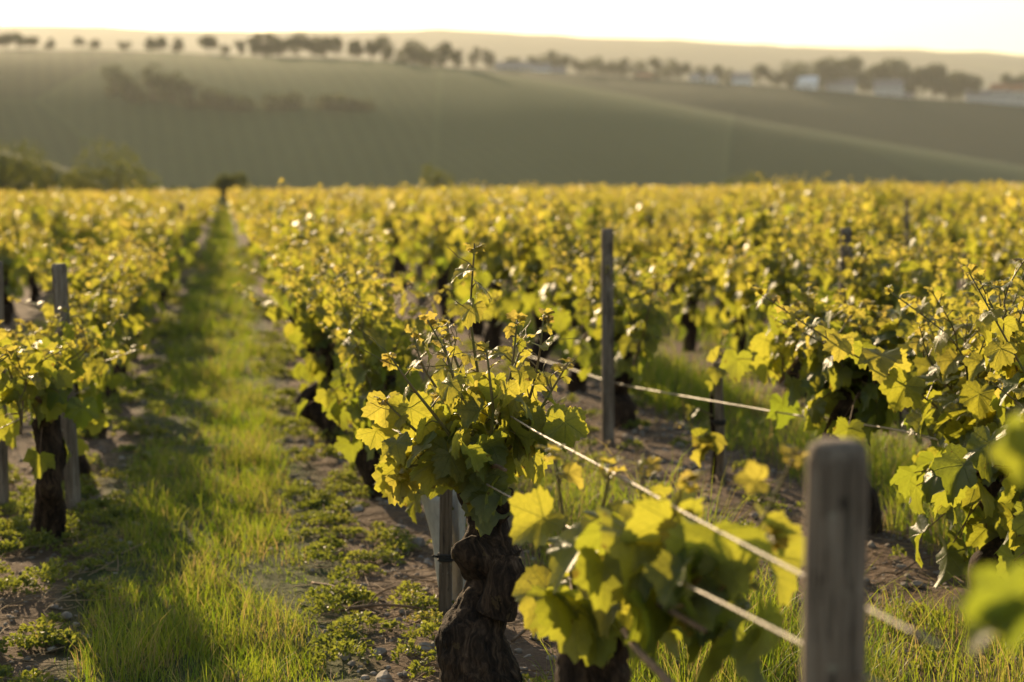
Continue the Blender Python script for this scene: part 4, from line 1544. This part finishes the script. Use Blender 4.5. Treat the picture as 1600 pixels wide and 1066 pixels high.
# ------------------------------------------------------------------ grass, weeds, stones, straw
def grass_object(name, areas, label):
    """areas: (x0, x1, y0, y1, number, height, width)"""
    Vs, Ts = [], []
    for x0, x1, y0, y1, n, h, wd in areas:
        # tufts with loose blades between
        nt = max(3, n // 22)
        tx, ty = rng.uniform(x0, x1, nt), rng.uniform(y0, y1, nt)
        th_ = rng.uniform(.6, 1.35, nt)
        tc = rng.normal(0, .16, nt)
        w_ = rng.integers(0, nt, n)
        loose = rng.random(n) < .3
        x = np.where(loose, rng.uniform(x0, x1, n), tx[w_] + rng.normal(0, .03, n))
        y = np.where(loose, rng.uniform(y0, y1, n), ty[w_] + rng.normal(0, .03, n))
        mid, half = (x0 + x1) / 2, (x1 - x0) / 2
        pat = np.array([mnoise.noise(Vector((q * 2.3, u * 1.6, 4.0))) for q, u in zip(x, y)])
        pat2 = np.array([mnoise.noise(Vector((q * 5.0, u * 4.0, 9.0))) for q, u in zip(x, y)])
        edge = np.clip(1 + 1.1 * pat + .8 * pat2, .35, 1.7) * np.clip(1.25 - np.abs((x - mid) / (half + .03)) ** 3, .35, 1)
        hh = h * edge * np.where(loose, .75, th_[w_]) * rng.uniform(.45, 1.25, n)
        a = rng.uniform(0, 2 * np.pi, n)
        lean = rng.uniform(.05, .75, n) * hh
        dx, dy = np.cos(a) * lean, np.sin(a) * lean
        b = rng.uniform(0, 2 * np.pi, n)
        wx, wy = np.cos(b) * wd * .5, np.sin(b) * wd * .5
        g = gz(x, y) - .005
        lev = []
        for f, k in ((0, 1.0), (.4, .85), (.75, .55)):
            cx, cy, cz = x + dx * f ** 2, y + dy * f ** 2, g + hh * (f - .12 * f ** 3)
            lev.append(np.stack([cx - wx * k, cy - wy * k, cz], -1))
            lev.append(np.stack([cx + wx * k, cy + wy * k, cz], -1))
        lev.append(np.stack([x + dx, y + dy, g + hh * .88], -1))
        Vs.append(np.stack(lev, 1))
        Ts.append(np.clip(.42 + tc[w_] + .35 * pat2 + rng.normal(0, .15, n) + (rng.random(n) < .13) * .5, 0, 1))
    V = np.concatenate(Vs)
    T = np.concatenate(Ts)
    n = len(V)
    b = (np.arange(n) * 7)[:, None]
    Q = np.concatenate([b + np.array([[0, 1, 3, 2]]), b + np.array([[2, 3, 5, 4]])])
    Tr = b + np.array([[4, 5, 6]])
    me = mesh_np(name, V.reshape(-1, 3), [Q, Tr], M_GRASS, True, {'tint': ('FLOAT', np.repeat(T, 7))})
    tag(obj(name, me), label, 'grass', kind='stuff')


grass_object('grass', [(-.35, .20, 2.6, 4.6, 9500, .076, .0024), (-.35, .21, 4.6, 7, 7500, .068, .003), (-.35, .21, 7, 11, 7500, .068, .004), (-.35, .22, 11, 20, 7500, .075, .006), (-.32, .2, 20, 50, 6000, .09, .012), (-.32, .2, 50, 84, 2500, .10, .03)],
             'strip of green turf along the path between the vine rows')
grass_object('grass', [(.78, 1.32, 2.5, 5, 6500, .17, .0026), (.8, 1.3, 5, 9, 3500, .14, .0035), (1.35, 1.75, 3.1, 4.0, 900, .14, .0026), (.62, .8, 2.9, 3.5, 500, .12, .0026)], 'taller grass between the first two rows right of the path')
grass_object('grass', [(1.9, 2.42, 3.6, 6.2, 5500, .18, .003), (1.88, 2.40, 6.2, 10, 6000, .16, .004), (1.88, 2.40, 10, 18, 3000, .15, .007)], 'thick grass between the second and third rows right of the path')
grass_object('grass', [(2.8, 3.4, 7, 18, 4000, .14, .006), (3.85, 4.45, 9, 20, 3000, .14, .008), (-1.4, -.85, 6, 20, 3500, .13, .006), (4.9, 5.5, 12, 22, 2000, .14, .01), (-2.5, -1.95, 10, 22, 1500, .13, .008)], 'grass growing in the rows farther off')


def clumps(name, areas, label, mat):
    P, N, S_, T = [], [], [], []
    for x0, x1, y0, y1, n, rad, h, nl, ls in areas:
        for _ in range(n):
            cx, cy = rng.uniform(x0, x1), rng.uniform(y0, y1)
            rr = rad * rng.uniform(.55, 1.35)
            hh = h * rng.uniform(.5, 1.3)
            m = int(nl * (rr / rad) ** 1.5)
            a = rng.uniform(0, 2 * np.pi, m)
            q = np.sqrt(rng.random(m)) * rr * (1 + .35 * np.sin(3 * a + cx * 40))
            x, y = cx + np.cos(a) * q, cy + np.sin(a) * q * .9
            z = gz(x, y) + .004 + hh * (1 - (q / rr / 1.4) ** 2).clip(.1, 1) * rng.uniform(.35, 1.0, m)
            P.append(np.stack([x, y, z], -1))
            N.append(np.stack([np.cos(a) * .7, np.sin(a) * .7, rng.uniform(-.1, 1.0, m)], -1) + rng.normal(0, .4, (m, 3)))
            S_.append(ls * rng.uniform(.6, 1.4, m))
            T.append(np.clip(.45 + rng.normal(0, .12) + rng.normal(0, .12, m), 0, 1))
    P, N, S_, T = map(np.concatenate, (P, N, S_, T))
    n = len(P)
    d = nrm(N)
    q = nrm(np.cross(d, rng.normal(size=(n, 3))))
    nn = np.cross(d, q)
    s = S_[:, None]
    # five-point lobed leaflets, slightly cupped
    V = np.stack([P - d * s * .5, P + q * s * .30 - d * s * .05 + nn * s * .12, P + q * s * .16 + d * s * .25, P + d * s * .5 - nn * s * .05, P - q * s * .16 + d * s * .25, P - q * s * .30 - d * s * .05 + nn * s * .12], 1).reshape(-1, 3)
    b = (np.arange(n) * 6)[:, None]
    Fq = np.concatenate([b + np.array([[0, 1, 2, 3]]), b + np.array([[0, 3, 4, 5]])])
    me = mesh_np(name, V, [Fq], mat, True, {'tint': ('FLOAT', np.repeat(T, 6))})
    tag(obj(name, me), label, 'weeds', kind='stuff')


clumps('weeds', [(-.68, -.32, 3.2, 6.5, 84, .055, .05, 190, .013), (-.85, -.60, 4.2, 7, 30, .05, .05, 150, .013), (-.62, -.30, 6.5, 12, 60, .06, .05, 110, .018), (-.6, -.3, 12, 30, 70, .07, .06, 50, .034)],
       'low feathery weeds on the soil left of the grass path', M_WEED)
clumps('weeds', [(.22, .48, 3.3, 6.5, 62, .05, .045, 190, .012), (.20, .48, 6.5, 12, 55, .06, .05, 110, .018), (.2, .5, 12, 30, 70, .07, .06, 50, .034), (.5, .62, 3.2, 3.5, 4, .05, .05, 160, .012)],
       'low feathery weeds on the soil right of the grass path', M_WEED)
clumps('weeds', [(1.3, 1.85, 3.2, 6.5, 26, .04, .04, 90, .012), (.6, 1.3, 4.5, 9, 26, .05, .05, 90, .014), (1.4, 1.9, 6.5, 11, 26, .05, .05, 80, .018), (2.4, 2.9, 5.5, 11, 30, .05, .05, 80, .018)],
       'scattered weeds under the vines of the right-hand rows', M_WEED)


def ico(sub=1):
    t = (1 + 5 ** .5) / 2
    V = [(-1, t, 0), (1, t, 0), (-1, -t, 0), (1, -t, 0), (0, -1, t), (0, 1, t), (0, -1, -t), (0, 1, -t), (t, 0, -1), (t, 0, 1), (-t, 0, -1), (-t, 0, 1)]
    Fc = [(0, 11, 5), (0, 5, 1), (0, 1, 7), (0, 7, 10), (0, 10, 11), (1, 5, 9), (5, 11, 4), (11, 10, 2), (10, 7, 6), (7, 1, 8), (3, 9, 4), (3, 4, 2), (3, 2, 6), (3, 6, 8), (3, 8, 9), (4, 9, 5), (2, 4, 11), (6, 2, 10), (8, 6, 7), (9, 8, 1)]
    V = [np.array(v) / np.linalg.norm(v) for v in V]
    for _ in range(sub):
        cache, nf = {}, []

        def mid(a, b):
            k = (min(a, b), max(a, b))
            if k not in cache:
                m = V[a] + V[b]
                V.append(m / np.linalg.norm(m))
                cache[k] = len(V) - 1
            return cache[k]
        for a, b, c in Fc:
            x, y, z = mid(a, b), mid(b, c), mid(c, a)
            nf += [(a, x, z), (b, y, x), (c, z, y), (x, y, z)]
        Fc = nf
    return np.array(V), np.array(Fc)


def stones():
    IV, IF = ico(1)
    mb = MB()
    shapes = []
    for k in range(10):
        r = np.random.default_rng(60 + k)
        d = np.array([1 + .30 * mnoise.noise(Vector(v * 1.3 + r.uniform(0, 50))) + .14 * mnoise.noise(Vector(v * 3.1 + k)) for v in IV])
        # chop a few flat faces
        W = IV * d[:, None]
        for _ in range(4):
            n_ = nrm(r.normal(size=3))
            lim = r.uniform(.6, .85)
            h = W @ n_
            W = W - np.clip(h - lim, 0, None)[:, None] * n_
        shapes.append(W * np.array([1, r.uniform(.65, .95), r.uniform(.4, .7)]))
    areas = [(-1.1, -.28, 3.0, 8, 1000), (.2, .85, 2.8, 8, 1100), (.85, 1.4, 2.8, 8, 350), (1.3, 1.95, 3, 9, 1700), (2.3, 2.9, 5, 11, 500), (-.9, .9, 8, 16, 700), (-.3, .2, 3, 8, 20)]
    for x0, x1, y0, y1, n in areas:
        for _ in range(n):
            x, y = rng.uniform(x0, x1), rng.uniform(y0, y1)
            s = min(.026, .0055 * math.exp(rng.normal(0, .55))) * (1 + .03 * y)
            a = rng.uniform(0, 6.28)
            c, sn = math.cos(a), math.sin(a)
            V = shapes[rng.integers(10)] * s
            V = np.stack([V[:, 0] * c - V[:, 1] * sn, V[:, 0] * sn + V[:, 1] * c, V[:, 2]], -1) + [x, y, float(gz(x, y)) + s * .25]
            mb.add(V, [IF])
    tag(obj('gravel', mb.mesh('gravel', M_STONE, False)), 'pale limestone chips scattered over the soil', 'gravel', kind='stuff')


stones()


def straw():
    mb = MB()
    for x0, x1, y0, y1, n in [(-.75, -.28, 3, 8, 500), (.2, .6, 3, 8, 650), (.5, 1.2, 2.7, 6, 650), (1.3, 2.0, 3, 8, 900), (2.2, 2.9, 5.5, 9, 250)]:
        for _ in range(n):
            x, y = rng.uniform(x0, x1), rng.uniform(y0, y1)
            a = rng.uniform(0, 6.28)
            L = rng.uniform(.03, .16)
            d = np.array([math.cos(a), math.sin(a), 0]) * L
            p0 = np.array([x, y, 0])
            q = np.array([p0, p0 + d * .5 + rng.normal(0, .008, 3), p0 + d])
            q[:, 2] = gz(q[:, 0], q[:, 1]) + rng.uniform(.004, .02) + np.array([0, rng.uniform(0, .012), rng.uniform(-.002, .02)])
            V, Fs = tube(q, rng.uniform(.0006, .0016), 3, cap=False)
            mb.add(V, Fs)
    tag(obj('plant_litter', mb.mesh('plant_litter', M_STRAW)), 'dry straw and prunings strewn under the vines', 'litter', kind='stuff')


straw()


def dry_branch(pxs, rad, label, twigs=2):
    P = np.array([on_ground(*p) for p in pxs])
    P[:, 2] += .012
    P[1, 2] += .02
    c = P[0].copy()
    mb = MB()
    q = spline(P - c, 24)
    V, Fs = tube(q, np.linspace(rad, rad * .45, 24), 7)
    mb.add(V, Fs)
    for k in range(twigs):
        i = 8 + 6 * k
        e = q[i] + np.array([.05 * (-1) ** k, .04, .03])
        V, Fs = tube(spline([q[i], (q[i] + e) / 2 + [0, 0, .008], e], 6), np.linspace(rad * .5, rad * .25, 6), 5)
        mb.add(V, Fs)
    o = obj('dry_branch', mb.mesh('dry_branch', M_CANE))
    o.location = c
    tag(o, label, 'branch')


dry_branch([(488, 918), (525, 938), (560, 955), (590, 968)], .004, 'bleached dry branch lying on the soil beside the grass path')
dry_branch([(520, 962), (600, 966), (690, 962)], .005, 'dark dry branch lying across the foot of the stake', 1)
dry_branch([(800, 1010), (850, 985), (905, 970)], .004, 'broken dry branch behind the gnarled trunk')
dry_branch([(1400, 905), (1450, 890), (1530, 880)], .003, 'dry branch on the stony soil right of the rounded post', 1)
